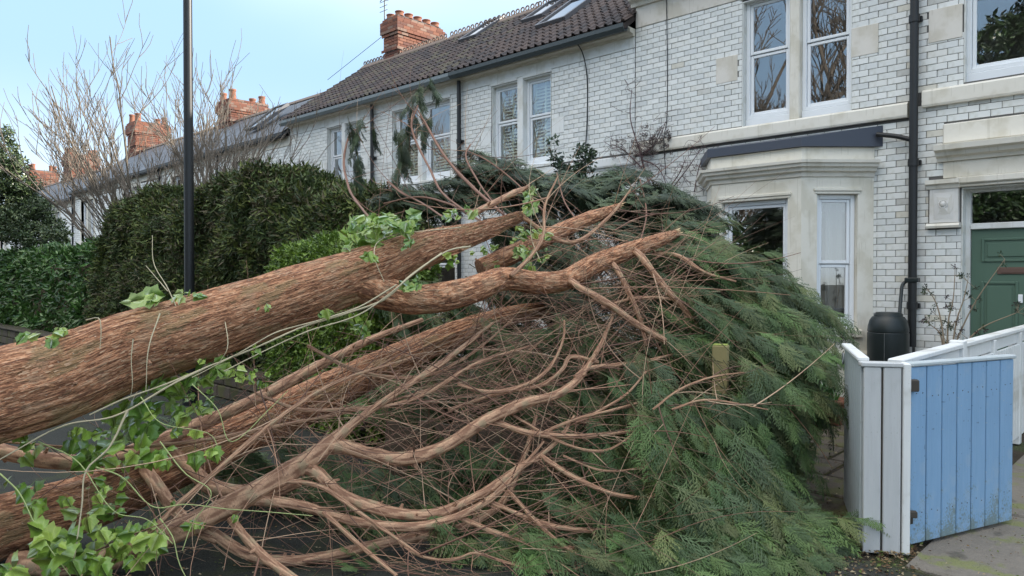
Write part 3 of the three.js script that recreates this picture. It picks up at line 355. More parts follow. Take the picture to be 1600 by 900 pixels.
// --- house with the green door
{
  const x0 = -2.69, x1 = 1.45, top = 6.25, h = thing('terraced_house', 'white brick terraced house with a green panelled front door and moulded door hood', 'house');
  const win = [-2.16, -0.2, 3.90, 5.56], door = [-2.17, -1.0, 0, 2.66], gw = [-0.5, 1.1, 0.9, 2.5];
  part('wall', wallG(x0, x1, -0.3, top, [win, door, gw], -0.008, 0.3), mortar, h);
  reveal(h, win); reveal(h, door); reveal(h, gw);
  const blocks = [[-2.53, -2.18, 4.47, 4.79]], con = [-2.52, -2.17, 2.18, 2.78];
  layBricks(brickList(x0 + 0.03, x1, 0.02, 5.6, [[win[0], win[1], 3.88, 5.6], gw, [-2.17, -1, 0, 2.8], con, [-2.36, 0, 2.78, 3.44], ...blocks, [x0, x1, 3.66, 3.88]]), h, 300, 0, brickMats, brickMass, brickTones, b => (b[0] < -2.0 ? 10 : 0) - b[0] + (b[2] > 1 ? 2 : 0), x => x < -2.5 ? 0.32 : 0.03);
  part('string_course', sweepG([[-0.02, 3.665], [0.05, 3.665], [0.06, 3.69], [0.06, 3.845], [0.02, 3.875], [-0.02, 3.875]], [[x0 + 0.1, 0], [x1, 0]]), stone, h);
  for (const b of blocks) part('stone_block', boxG(b[0] - 0.004, b[1] + 0.004, b[2] - 0.03, b[3] + 0.045, -0.02, 0.007, 0.004), stonePink, h);
  part('frieze', boxG(x0, x1, 5.6, 5.98, -0.02, 0.012, 0.006), stonePink, h); part('cornice', sweepG([[-0.02, 5.93], [0.07, 5.98], [0.17, 6.09], [0.24, 6.11], [0.24, 6.2], [-0.02, 6.2]], [[x0, 0], [x1, 0]]), stone, h);
  sash(h, -2.158, -0.2, 3.905, 5.58, -0.1, { rail: 0.58, foot: 0.11 });
  sash(h, -0.498, 1.098, 0.905, 2.498, -0.1, { rail: 0.5 });
  // door case
  part('door_hood', sweepG([[-0.02, 2.98], [0.06, 2.98], [0.075, 3.02], [0.13, 3.04], [0.15, 3.08], [0.21, 3.10], [0.22, 3.16], [0.05, 3.19], [-0.02, 3.19]], [[-2.42, 0], [-0.7, 0]]), stone, h);
  part('door_panel', boxG(-2.36, -0.7, 3.192, 3.43, -0.02, 0.05, 0.012), stone, h); part('door_frieze', boxG(-2.36, -0.7, 2.782, 2.978, -0.02, 0.03, 0.006), stone, h);
  part('door_arch_mould', merge([boxG(-2.2, -0.8, 2.665, 2.70, -0.18, 0.05, 0.006), boxG(-2.22, -0.8, 2.70, 2.778, -0.1, 0.085, 0.012)]), stone, h);
  const cs = part('console', boxG(-2.50, -2.19, 2.25, 2.68, -0.02, 0.055, 0.006), stone, h); cs.material = SM({ color: C(0.66, 0.645, 0.62), map: grime, roughness: 0.7 });
  part('console_cap', sweepG([[-0.02, 2.66], [0.07, 2.66], [0.085, 2.70], [0.12, 2.715], [0.125, 2.765], [-0.02, 2.775]], [[-2.53, 0], [-2.175, 0]]), stone, cs); part('console_foot', sweepG([[-0.02, 2.19], [0.08, 2.19], [0.09, 2.215], [0.07, 2.245], [-0.02, 2.25]], [[-2.53, 0], [-2.175, 0]]), stone, cs);
  const pyr = new THREE.ConeGeometry(0.155, 0.045, 4); pyr.rotateY(Math.PI / 4); pyr.rotateX(Math.PI / 2); pyr.scale(1, 1.55, 1); pyr.translate(-2.345, 2.45, 0.076); part('console_boss', merge([pyr, new THREE.SphereGeometry(0.034, 14, 10).scale(1, 1.1, 0.6).translate(-2.345, 2.47, 0.088), new THREE.TorusGeometry(0.045, 0.008, 6, 18).translate(-2.345, 2.47, 0.085)]), cs.material, cs);
  part('door_frame', merge([boxG(-2.168, -2.11, 0.1, 2.655, -0.26, -0.16, 0.006), boxG(-1.06, -1.002, 0.1, 2.655, -0.26, -0.16, 0.006), boxG(-2.109, -1.061, 2.17, 2.24, -0.26, -0.15, 0.006), boxG(-2.109, -1.061, 2.61, 2.655, -0.26, -0.16, 0.006)]), woodWhite, h);
  part('transom_pane', boxG(-2.108, -1.062, 2.241, 2.609, -0.215, -0.209, 0), glass, h);
  const d = part('door', boxG(-2.107, -1.063, 0.12, 2.168, -0.245, -0.2, 0.003), doorGreen, h);
  const panel = (a, b, c, e) => { part('door_panel', merge([...frameG(a, b, c, e, 0.03, -0.2, -0.182), boxG(a + 0.06, b - 0.06, c + 0.06, e - 0.06, -0.2, -0.188, 0.008)]), doorGreen, d); };
  panel(-2.0, -1.17, 1.78, 2.06); panel(-2.0, -1.63, 0.85, 1.55); panel(-1.55, -1.17, 0.85, 1.55); panel(-2.0, -1.63, 0.22, 0.75); panel(-1.55, -1.17, 0.22, 0.75);
  part('letter_plate', merge([boxG(-1.84, -1.50, 1.635, 1.715, -0.2, -0.185, 0.004), boxG(-1.80, -1.54, 1.65, 1.70, -0.186, -0.178, 0.004)]), SM({ color: C(0.16, 0.10, 0.08), metalness: 0.5, roughness: 0.5 }), d); part('lock', merge([boxG(-1.63, -1.585, 1.30, 1.40, -0.2, -0.18, 0.004)]), upvc, d); part('handle', merge([boxG(-1.36, -1.325, 1.10, 1.36, -0.2, -0.188, 0.004), new THREE.CylinderGeometry(0.014, 0.014, 0.12, 8).rotateZ(1.57).translate(-1.39, 1.22, -0.15)]), brass, d);
  part('interior', roomG(-2.6, -0.1, 3.6, 5.75, -3, -0.315), roomMat, h); part('interior', roomG(-2.6, 1.3, -0.05, 2.7, -3, -0.315), roomMat, h);
  part('doorstep', boxG(-2.3, -0.85, 0, 0.11, -0.3, 0.32, 0.012), stone, h);
  part('downpipe', merge([pipeG(x0 + 0.02, 0.75, 6.25, 0.05), tubeG([V(-3.09, 3.4, 0.09), V(-2.85, 3.34, 0.1), V(-2.69, 3.28, 0.085)], [0.03, 0.03], { rs: 8 })]), iron, h);
  part('roof', roofSolid(x0, x1, 6.2, 0.3, 8.75, -3.1, -6.6, 0.12), slateMat, h); part('back_wall', boxG(x0, x1, -0.2, 6.1, -6.4, -6.2, 0), mortar, h);
}
for (let k = 0; k < 6; k++) { // the terrace goes on to the right, beyond the frame, between the garden and the sun
  const x0 = 1.45 + k * 4.15, h = thing('terraced_house', `white brick terraced house with navy door, ${['next', 'second', 'third', 'fourth', 'fifth', 'sixth'][k]} along from the green door house`, 'house');
  const hs = [[x0 + 0.5, x0 + 1.9, 3.8, 5.5], [x0 + 0.5, x0 + 2.1, 0.9, 2.6], [x0 + 2.8, x0 + 3.7, 0, 2.6]];
  part('wall', wallG(x0, x0 + 4.15, -0.3, 6.25, hs, -0.008, 0.3), mortar, h); layBricks(brickList(x0, x0 + 4.15, 0.02, 6.2, hs), h, 0, 0, brickMats, brickMass, brickTones);
  sash(h, hs[0][0], hs[0][1], 3.8, 5.5, -0.1); sash(h, hs[1][0], hs[1][1], 0.9, 2.6, -0.1); part('door', boxG(hs[2][0], hs[2][1], 0.02, 2.59, -0.22, -0.18, 0.004), SM({ color: C(0.05, 0.06, 0.12), roughness: 0.4 }), h);
  part('interior', roomG(x0 + 0.1, x0 + 4.05, 3.4, 5.8, -3, -0.315), roomMat, h); part('interior', roomG(x0 + 0.1, x0 + 4.05, -0.1, 2.7, -3, -0.315), roomMat, h);
  part('roof', roofSolid(x0, x0 + 4.15, 6.2, 0.3, 8.75, -3.1, -6.6, 0.12), slateMat, h); part('back_wall', boxG(x0, x0 + 4.15, -0.2, 6.1, -6.4, -6.2, 0), mortar, h);
}
// --- three houses under the brown tiled roof
const midHouse = (x0, x1, win, label, o) => {
  const h = thing('terraced_house', label, 'house'), ye = 5.62, ze = 0.3, [a, b] = win, gw = [a - 0.25, b + 0.15, 0.9, 2.7];
  part('wall', wallG(x0, x1, -0.3, 5.6, [[a, b, 3.6, 5.25], gw], -0.008, 0.3), mortar, h);
  reveal(h, [a, b, 3.6, 5.25]); reveal(h, gw);
  const bk = [[b + 0.02, b + 0.30, 4.14, 4.42], [a - 0.30, a - 0.02, 4.14, 4.42]];
  layBricks(brickList(x0, x1, 0.02, 5.3, [[a - 0.01, b + 0.01, 3.44, 5.3], gw, ...bk, [x0, x1, 3.42, 3.585]], o.phase || 0), h, o.singles, 0, brickMats, brickMass, brickTones, q => (q[2] > 3.5 ? 10 : 0) + q[0] * 0.5);
  for (const q of bk) part('stone_block', boxG(q[0], q[1], q[2], q[3], -0.02, 0.006, 0.004), whiteStone, h);
  part('frieze', boxG(x0, x1, 5.30, 5.49, -0.02, 0.012, 0.005), whiteStone, h);
  part('cornice', sweepG([[-0.02, 5.48], [0.05, 5.48], [0.06, 5.51], [0.13, 5.53], [0.15, 5.58], [0.19, 5.6], [-0.02, 5.6]], [[x0, 0], [x1, 0]]), stone, h);
  part('string_course', sweepG([[-0.02, 3.425], [0.05, 3.425], [0.06, 3.45], [0.06, 3.56], [0.02, 3.58], [-0.02, 3.58]], [[x0, 0], [x1, 0]]), whiteStone, h);
  const mw = 0.15, m0 = (a + b) / 2 - mw / 2; part('window_mullion', boxG(m0, m0 + mw, 3.6, 5.3, -0.17, 0.008, 0.012), whiteStone, h); part('lintel', merge([boxG(a - 0.02, m0 - 0.002, 5.255, 5.30, -0.18, 0.018, 0.004), boxG(m0 + mw + 0.002, b + 0.02, 5.255, 5.30, -0.18, 0.018, 0.004)]), whiteStone, h); part('sill', boxG(a - 0.04, b + 0.04, 3.575, 3.63, -0.12, 0.075, 0.008), whiteStone, h);
  for (const [s, e] of pairOf(a, b, mw)) sash(h, s + 0.002, e - 0.002, 3.632, 5.25, -0.1, { rail: 0.54, foot: 0.07, shutter: o.shutter });
  part('interior', roomG(x0 + 0.15, x1 - 0.15, 3.4, 5.4, -3, -0.315), roomMat, h); part('interior', roomG(x0 + 0.15, x1 - 0.15, 0.2, 2.8, -3, -0.315), roomMat, h);
  sash(h, gw[0], gw[1], gw[2], gw[3], -0.1, { rail: 0.5 });
  part('back_wall', boxG(x0, x1, -0.2, 5.5, -5, -4.8, 0), mortar, h);
  const roof = part('roof', roofSolid(x0, x1, ye, ze, RIDGE.y, RIDGE.z, -4.9, 0.1), tileMats[1], h);
  tileRoof(roof, x0, x1, ye, ze, o.tiles || 0); ridgeTiles(roof, x0, x1);
  for (const s of o.sky || []) skylight(h, ...s, ye, ze);
  part('gutter', sweepG(gutterProfile(5.61), [[x0, 0], [x1, 0]]), o.pale ? gutterPale : gutterMat, h);
  if (o.pipe) part('downpipe', pipeG(x0 + 0.03, 0.3, 5.5, 0.04), iron, h);
  if (o.canopy) { part('porch_roof', merge([boxG(x0 + 0.5, x0 + 2.6, 2.95, 3.12, 0.0, 0.75, 0.02), boxG(x0 + 0.6, x0 + 2.5, 2.82, 2.948, 0.0, 0.66, 0.01)]), leadMat, h); }
  return h;
};
const HB = midHouse(-10.94, -6.79, [-10.07, -8.57], 'white brick house with louvred shutters between the high cable and a black downpipe', { singles: 300, tiles: 300, shutter: 1, pipe: true, sky: [[755, 51, 0.6, 1.15], [855, 20, 0.6, 1.1], [890, 22, 0.75, 1.35]] });
part('cable', tubeG([V(-7.80, 5.55, 0.24), V(-7.79, 5.42, 0.1), V(-7.75, 5.05, 0.02), V(-7.75, 4.2, 0.014), V(-7.75, 3.6, 0.07), V(-7.75, 2.8, 0.02)], [0.011, 0.011], { rs: 5, step: 0.1 }), iron, HB);
const HC = midHouse(-13.86, -10.95, [-13.18, -11.27], 'white brick house between two black downpipes with a drooping spray before its upper window', { singles: 0, shutter: 0.5, pipe: true, pale: true });
const HD = midHouse(-17.55, -13.87, [-15.80, -14.40], 'white brick house at the far end of the brown tiled roof below the big chimney', { singles: 0, pale: true, canopy: true });
{ const c = chimney(HD, -16.52, -15.9, -2.25, -3.8, 6.9, 8.66, 5, 0); // big stack with an aerial
  part('flashing', boxG(-16.56, -15.86, 7.3, 7.5, -2.24, -2.2, 0.004), SM({ color: C(0.4, 0.42, 0.45), roughness: 0.4 }), c);
  const l = [new THREE.CylinderGeometry(0.018, 0.018, 2.3, 6).translate(-16.62, 9.0, -2.35)]; for (let k = 0; k < 8; k++) { const g = new THREE.CylinderGeometry(0.008, 0.008, 0.42 - k * 0.02, 5).rotateX(1.57).translate(0, 0, 0); g.translate(-0.35 + k * 0.1, 0, 0); g.rotateZ(0.45); g.translate(-16.4, 9.45, -2.35); l.push(g); } l.push(new THREE.CylinderGeometry(0.012, 0.012, 0.95, 5).rotateZ(1.57 + 0.45).translate(-16.4, 9.45, -2.35)); for (let k = 0; k < 5; k++) l.push(new THREE.CylinderGeometry(0.008, 0.008, 0.36, 5).rotateZ(1.57).translate(-16.66, 8.95 + k * 0.13, -2.35));
  const a = thing('roof_aerial', 'thin television aerial mast strapped to the big red brick chimney', 'aerial'); part('mast', merge(l), SM({ color: C(0.12, 0.12, 0.12), metalness: 0.6, roughness: 0.5 }), a); part('stay_wire', tubeG([V(-16.6, 8.3, -2.35), V(-19.4, 7.55, -2.3)], [0.009, 0.009], { rs: 4, step: 1 }), iron, a); }
// --- slate-roofed houses further down the street, in two steps
const farHouse = (x0, x1, ye, ridge, label, o) => {
  const h = thing('terraced_house', label, 'house', null, o.group); const ze = 0.22, a = x0 + 0.9, b = x0 + 2.5, gw = [a - 0.2, b + 0.2, 0.9, 2.6];
  part('wall', wallG(x0, x1, -0.3, ye - 0.02, [[a, b, ye - 2.1, ye - 0.42], gw], -0.008, 0.3), mortar, h);
  layBricks(brickList(x0, x1, 0.02, ye - 0.3, [[a - 0.12, b + 0.12, ye - 2.3, ye - 0.3], gw]), h, 0, 0, brickMats, brickMass, brickTones);
  part('frieze', boxG(x0, x1, ye - 0.3, ye - 0.05, -0.02, 0.02, 0.005), stone, h); const m0 = (a + b) / 2 - 0.09; part('window_surround', merge([boxG(a - 0.12, a, ye - 2.12, ye - 0.302, -0.15, 0.012, 0.006), boxG(b, b + 0.12, ye - 2.12, ye - 0.302, -0.15, 0.012, 0.006), boxG(m0, m0 + 0.18, ye - 2.12, ye - 0.302, -0.15, 0.012, 0.006), boxG(a - 0.2, b + 0.2, ye - 2.26, ye - 2.122, -0.15, 0.06, 0.008), boxG(a + 0.001, m0 - 0.001, ye - 0.42, ye - 0.303, -0.15, 0.005, 0.004), boxG(m0 + 0.181, b - 0.001, ye - 0.42, ye - 0.303, -0.15, 0.005, 0.004)]), stone, h);
  for (const [s, e] of pairOf(a, b, 0.19)) sash(h, s, e, ye - 2.1, ye - 0.425, -0.1, { rail: 0.5, foot: 0.05 }); sash(h, gw[0], gw[1], gw[2], gw[3], -0.1);
  part('interior', roomG(x0 + 0.15, x1 - 0.15, ye - 2.4, ye - 0.25, -2.2, -0.315), roomMat, h); part('interior', roomG(x0 + 0.15, x1 - 0.15, 0.2, 2.8, -2.2, -0.315), roomMat, h); part('back_wall', boxG(x0, x1, -0.2, ye - 0.1, -5, -4.8, 0), mortar, h);
  const roof = part('roof', roofSolid(x0, x1, ye, ze, ridge.y, ridge.z, -4.8, 0.09), slateMat, h); slateRoof(roof, x0, x1, ye, ze, ridge); ridgeTiles(roof, x0, x1, ridge, false);
  part('gutter', sweepG(gutterProfile(ye).map(([q, y]) => [q - 0.1, y - 0.01]), [[x0, 0], [x1, 0]]), iron, h); part('downpipe', pipeG(x0 + 0.03, 0.3, ye - 0.1, 0.04), iron, h);
  if (o.sky) { skylight(h, o.sky[0], o.sky[1], 0.75, 1.3, ye, ze); }
  if (o.ch) chimney(roof.parent, o.ch[0], o.ch[0] + 0.95, -1.9, -3.3, ridge.y - 0.8, o.ch[1], 2, 0);
  return h;
};
const r2 = { y: 7.12, z: -2.3 }, r3 = { y: 6.75, z: -2.2 };
const L = (s) => `white brick house with slate roof ${s}`;
farHouse(-21.7, -17.56, 5.36, r2, L('next below the brown tiled roof, skylight on its slope'), { sky: [420, 187] });
farHouse(-26.1, -21.71, 5.36, r2, L('and a two pot chimney, behind the bare tree'), { ch: [-25.9, 7.85] });
farHouse(-30.6, -26.11, 5.32, r2, L('hidden mostly by the bare tree and yew hedge'), {});
farHouse(-35.6, -30.61, 5.22, r2, L('with a broad chimney where the roofline steps down'), { ch: [-34.8, 8.4] });
farHouse(-40.2, -35.61, 4.98, r3, L('just below the roofline step, above the laurel hedge'), {});
farHouse(-45, -40.21, 4.98, r3, L('carrying the second red chimney beyond the step'), { ch: [-44.2, 8.05] });
farHouse(-49.6, -45.01, 4.98, r3, L('behind the evergreen tree, between two chimneys'), {});
farHouse(-54.5, -49.61, 4.98, r3, L('carrying the farthest red chimney'), { ch: [-51.4, 7.95] });
// ---------------------------------------------------------------- gates, fences, garden things
const board = (w, h, t) => { const g = boxG(0, w, 0, h, -t / 2, t / 2, 0.004); return g; };
{ // blue gate standing open
  const a = atY(1420, 849, 0.04), b = atY(1580, 810, 0.04), ang = -Math.atan2(b.z - a.z, b.x - a.x), W = Math.hypot(b.x - a.x, b.z - a.z), H = 1.04;
  const g = thing('garden_gate', 'light blue boarded garden gate with algae stained foot', 'gate', V(a.x, 0.035, a.z)); g.rotation.y = ang;
  const n = 7, w = W / n; for (let i = 0; i < n; i++) { const m = part('board', board(w - 0.011, H - rr(0, 0.006), 0.022), bluePaints[i % 3], g); m.position.set(i * w, 0, 0); m.rotation.y = rr(-0.006, 0.006); }
  part('backing', boxG(0.02, W - 0.02, 0.02, H - 0.02, -0.03, -0.022, 0), bluePaints[1], g);
  { const l = []; for (let i = 0; i < n; i++) for (const y of [0.18, 0.87]) for (const x of [0.3, 0.68]) l.push(new THREE.CylinderGeometry(0.0035, 0.0035, 0.003, 6).rotateX(Math.PI / 2).translate((i + x) * w, y + rr(-0.015, 0.015), 0.0115)); const m = part('nails', merge(l), SM({ color: C(0.07, 0.06, 0.05), roughness: 0.7 }), g); m.userData.kind = 'stuff'; }
  part('top_rail', boxG(-0.005, W + 0.01, H + 0.002, H + 0.026, -0.045, 0.02, 0.006), greyBlue, g);
  for (const y of [0.14, 0.82]) part('rail', boxG(0.01, W - 0.01, y, y + 0.09, -0.07, -0.031, 0.004), bluePaints[0], g);
  part('hinge', merge([boxG(-0.06, 0.02, 0.90, 0.96, -0.03, 0.015, 0.004), boxG(-0.06, 0.02, 0.12, 0.18, -0.03, 0.015, 0.004)]), SM({ color: C(0.03, 0.025, 0.02), roughness: 0.7 }), g);
}
{ // grey gate standing open towards the bay
  const a = V(-1.485, 0, 5.46), b = V(-1.87, 0, 4.62), W = Math.hypot(b.x - a.x, b.z - a.z), ang = -Math.atan2(b.z - a.z, b.x - a.x), H = 1.085;
  const g = thing('garden_gate', 'pale grey boarded gate with white top rail swung open beside the fallen foliage', 'gate', V(a.x, 0.02, a.z)); g.rotation.y = ang;
  for (let i = 0; i < 8; i++) { const m = part('board', board(W / 8 - 0.007, H, 0.022), greyBlue, g); m.position.set(i * W / 8, 0, 0); }
  part('backing', boxG(0.01, W - 0.01, 0.02, H - 0.02, 0.0135, 0.02, 0), greyPaint, g);
  part('top_rail', boxG(-0.01, W + 0.01, H + 0.002, H + 0.028, -0.03, 0.035, 0.006), gateWhite, g); part('latch_ring', new THREE.TorusGeometry(0.035, 0.007, 6, 16).translate(W - 0.12, H - 0.07, -0.03), SM({ color: C(0.3, 0.32, 0.33), metalness: 0.7, roughness: 0.5 }), g);
}
{ // narrow boarded return and white post between the gates
  const a = V(-1.47, 0, 5.51), b = V(-1.29, 0, 5.40), W = Math.hypot(b.x - a.x, b.z - a.z), ang = -Math.atan2(b.z - a.z, b.x - a.x);
  const g = thing('fence_return', 'two grey upright boards and a white corner post between the gates', 'fence', V(a.x, 0.005, a.z)); g.rotation.y = ang;
  for (let i = 0; i < 2; i++) { const m = part('board', board(W / 2 - 0.012, 1.075, 0.024), greyPaint, g); m.position.set(i * W / 2 + 0.004, 0, 0.012); }
  part('backing', boxG(0.012, W - 0.006, 0.03, 1.05, -0.03, -0.004, 0), oldWoodAndGapShade, g);  // dark sheet added behind the board gap, its colour stands for shade there
  part('top_rail', boxG(-0.012, W + 0.002, 1.077, 1.105, -0.05, 0.03, 0.006), greyPaint, g); part('corner_post', boxG(W + 0.002, W + 0.045, 0, 1.10, -0.09, 0.022, 0.006), gateWhite, g); part('gate_stop', boxG(W + 0.046, W + 0.075, 0.02, 0.98, -0.13, -0.09, 0.004), gateWhite, g);
  for (const b of [[0.11, 0.93, 1.0, -0.09, -0.05], [0.1, 0.2, 0.24, -0.06, -0.03]]) part('fixing_bracket', boxG(W + 0.046, W + b[0], b[1], b[2], b[3], b[4], 0.006), SM({ color: C(0.06, 0.05, 0.04), roughness: 0.8 }), g);
}
{ // white fence running to the house between the two paths
  const X = -1.37, g = thing('garden_fence', 'white timber fence with pickets running from the gates to the green door house', 'fence', V(X, 0, 0)), z0 = 0.35, z1 = 5.24;
  part('top_rail', boxG(-0.045, 0.045, 1.075, 1.11, z0, z1, 0.006), gateWhite, g); part('rail', boxG(-0.02, 0.02, 0.97, 1.07, z0, z1, 0.005), gateWhite, g); part('rail', boxG(-0.02, 0.02, 0.3, 0.39, z0, z1, 0.005), gateWhite, g);
  for (const z of [0.4, 1.55, 2.7, 3.75, 5.16]) part('post', boxG(-0.05, 0.05, 0, z > 3 && z < 4 ? 1.13 : 1.07, z - 0.05, z + 0.05, 0.006), gateWhite, g);
  for (let z = 0.52, i = 0; z < 5.05; z += 0.098, i++) { const m = part('picket', boxG(-0.011, 0.011, 0.08, 0.965, -0.038, 0.038, 0.004), gateWhite, g); m.position.set(0.033 + rr(-0.002, 0.002), 0, z); m.rotation.x = rr(-0.006, 0.006); }
}
{ const p = atY(1594, 655, 0), g = thing('brick_stub', 'broken pale brick lying on the ground beside the blue gate', 'brick', V(p.x - 0.02, 0.0, p.z + 0.02)); const m = part('block', boxG(-0.11, 0.11, 0, 0.075, -0.05, 0.05, 0.01), stonePink, g); g.rotation.y = 0.5; part('moss', boxG(-0.09, 0.08, 0.0755, 0.084, -0.04, 0.04, 0.004), SM({ color: C(0.13, 0.16, 0.06), roughness: 1 }), g); }
{ // squared post of the crushed garden fence
  const p = atZ(1126, 560, 5.42), g = thing('fence_post', 'square algae green timber post standing up out of the foliage', 'post', V(p.x, 0, p.z)); const m = part('post', boxG(-0.05, 0.05, -0.02, 1.14, -0.05, 0.05, 0.006), postWood, g); g.rotation.y = 0.35; part('cut_end', boxG(-0.045, 0.045, 1.141, 1.146, -0.045, 0.045, 0.001), SM({ color: C(0.28, 0.33, 0.07), roughness: 0.9 }), g); }
{ // boards of the fence pushed over under the tree
  const g = thing('wooden_fence', 'dark weathered board fence seen low down behind the fallen branches', 'fence', V(0, 0, 0)); const a = atY(600, 782), b = atY(880, 790);
  const n = 16; for (let i = 0; i < n; i++) { const p = a.clone().lerp(b, (i + 0.5) / n); const m = part('board', boxG(-0.05, 0.05, 0, rr(0.5, 0.62), -0.01, 0.01, 0.004), oldWoodAndGapShade, g); m.position.copy(p); m.rotation.set(rr(-0.12, -0.05), -Math.atan2(b.z - a.z, b.x - a.x), rr(-0.05, 0.05)); }
  part('rail', tubeG([a.clone().add(V(0, 0.2, -0.06)), b.clone().add(V(0, 0.2, -0.06))], [0.03, 0.03], { rs: 4, step: 1 }), oldWoodAndGapShade, g);
}
{ // water butt
  const g = thing('water_butt', 'dark green plastic water butt fed by the black downpipe', 'water butt', V(-2.86, 0, 0.36)); g.scale.setScalar(0.96); const pr = [[0.001, 1.2], [0.16, 1.2], [0.17, 1.185], [0.165, 1.17], [0.185, 1.165], [0.215, 1.12], [0.235, 1.04], [0.24, 0.98], [0.232, 0.975], [0.232, 0.965], [0.242, 0.96], [0.243, 0.75], [0.23, 0.45], [0.215, 0.36], [0.001, 0.36]];
  part('barrel', new THREE.LatheGeometry(pr.map(a => new THREE.Vector2(...a)).reverse(), 40), buttMat, g); part('lid', new THREE.LatheGeometry([[0.001, 1.225], [0.14, 1.222], [0.155, 1.205], [0.155, 1.19]].map(a => new THREE.Vector2(...a)).reverse(), 32), buttMat, g); part('stand', new THREE.LatheGeometry([[0.25, 0], [0.235, 0.355], [0.001, 0.355]].map(a => new THREE.Vector2(...a)), 24), buttMat, g); part('seam', new THREE.CylinderGeometry(0.004, 0.004, 0.42, 5).translate(0.03, 0.76, 0.244), SM({ color: C(0.10, 0.11, 0.11), roughness: 0.5 }), g);
  part('hose', tubeG([V(0.10, 1.2, -0.12), V(0.09, 1.42, -0.2), V(0.1, 1.58, -0.25), V(0.16, 1.63, -0.275)], [0.022, 0.022, 0.022], { rs: 8, step: 0.03 }), buttMat, g); part('diverter', boxG(0.12, 0.28, 1.60, 1.66, -0.33, -0.22, 0.01), buttMat, g);
}
const bladeG = (() => { const P = []; for (let k = 0; k < 14; k++) { const a = k * 2.4, l = 0.16 + 0.12 * ((k * 37 % 10) / 10), x = Math.cos(a), z = Math.sin(a), sx = -z * 0.007, sz = x * 0.007, r0 = 0.02, r1 = 0.04 + l * 0.2, r2 = 0.05 + l * 0.55; const p = (r, y, s) => [x * r + sx * s, y, z * r + sz * s]; P.push(...p(r0, 0, 1), ...p(r0, 0, -1), ...p(r1, l * 0.6, 1), ...p(r0, 0, -1), ...p(r1, l * 0.6, -1), ...p(r1, l * 0.6, 1), ...p(r1, l * 0.6, 1), ...p(r1, l * 0.6, -1), ...p(r2, l, 0)); } const g = new THREE.BufferGeometry(); g.setAttribute('position', new THREE.Float32BufferAttribute(P, 3)); g.computeVertexNormals(); return g; })();
[[1297, 664, 0.17, 'round terracotta pot of green leaves on the path beside the grey gate'], [1262, 668, 0.13, 'small terracotta pot half hidden by the fallen foliage']].forEach(([px, py, r, label]) => { const p = atY(px, py), g = thing('plant_pot', label, 'pot', V(p.x, 0.015, p.z)); part('pot', new THREE.LatheGeometry([[0.001, 0.01], [r * 0.72, 0], [r * 0.9, r * 1.35], [r * 1.02, r * 1.37], [r * 1.04, r * 1.62], [r * 0.92, r * 1.62], [r * 0.88, r * 1.4], [0.001, r * 1.38]].map(a => new THREE.Vector2(...a)), 28), potMat, g); part('soil', new THREE.CircleGeometry(r * 0.88, 20).rotateX(-Math.PI / 2).translate(0, r * 1.42, 0), soil, g); const l = []; for (let k = 0; k < 9; k++) l.push({ m: M4(V(rr(-r, r) * 0.6, r * 1.4, rr(-r, r) * 0.6), new THREE.Quaternion().setFromAxisAngle(V(0, 1, 0), rr(0, 6)), V(1, rr(0.8, 1.3), 1)), c: C(0.05, rr(0.1, 0.16), 0.03) }); mass('leaves', bladeG, leafMat, l, g); });
{ // street lamp column
  const p = atD(296, 440, 9.2), g = thing('lamp_post', 'slim black street lamp column in front of the dark hedge', 'lamp post', V(p.x, 0, p.z)); part('column', new THREE.LatheGeometry([[0.001, 0], [0.09, 0], [0.085, 1.15], [0.06, 1.25], [0.056, 3.6], [0.048, 6.8], [0.03, 6.9], [0.001, 6.9]].map(a => new THREE.Vector2(...a)), 24), iron, g); part('collar', new THREE.LatheGeometry([[0.062, 1.2], [0.095, 1.22], [0.095, 1.3], [0.06, 1.32]].map(a => new THREE.Vector2(...a)), 20), iron, g); part('access_door', boxG(-0.04, 0.04, 0.4, 0.9, 0.07, 0.092, 0.004), iron, g); part('lantern', boxG(-0.12, 0.12, 6.9, 7.02, -0.1, 0.45, 0.03), iron, g); }
{ // low wall under the hedges
  const g = thing('garden_wall', 'low weathered stone wall under the laurel hedge', 'wall', V(0, 0, 0)); let x = -30; while (x < -6.5) { const w = rr(0.35, 0.7); for (let r = 0; r < 2; r++) { const m = part('stone', boxG(0, w - 0.012, 0, 0.165, -0.12, 0.12 + rr(0, 0.02), 0.015), pick(slabMats), g); m.position.set(x + (r % 2) * 0.2, r * 0.175, 5.5); } x += w; } part('coping', boxG(-30, -6.4, 0.352, 0.41, 5.33, 5.68, 0.02), slabMats[1], g); }

// ---------------------------------------------------------------- leaves and hedges
const tri = (P, a, b, c) => P.push(...a, ...b, ...c);
const leafyG = (n, len, wid, spread, seed, fold = 0.25) => { const r = rngOf(seed), P = [], up = V(0, 1, 0); for (let k = 0; k < n; k++) { const d = V(r() - 0.5, (r() - 0.35) * spread, r() - 0.5).normalize(), o = d.clone().multiplyScalar(len * 0.5 * r()).add(V((r() - 0.5) * len, (r() - 0.5) * len, (r() - 0.5) * len)), s = d.clone().cross(V(r() - 0.5, 1, r() - 0.5)).normalize(), n2 = s.clone().cross(d), l = len * (0.7 + 0.5 * r()), w = wid * (0.7 + 0.5 * r()); const p = (a, b, c) => o.clone().addScaledVector(d, a * l).addScaledVector(s, b * w).addScaledVector(n2, c * w).toArray(); const b0 = p(0, 0, 0), m = p(0.5, 0, -fold), t = p(1, 0, -fold * 0.6), l1 = p(0.45, 0.5, 0), r1 = p(0.45, -0.5, 0); tri(P, b0, l1, m); tri(P, b0, m, r1); tri(P, l1, t, m); tri(P, m, t, r1); } const g = new THREE.BufferGeometry(); g.setAttribute('position', new THREE.Float32BufferAttribute(P, 3)); g.computeVertexNormals(); return g; };
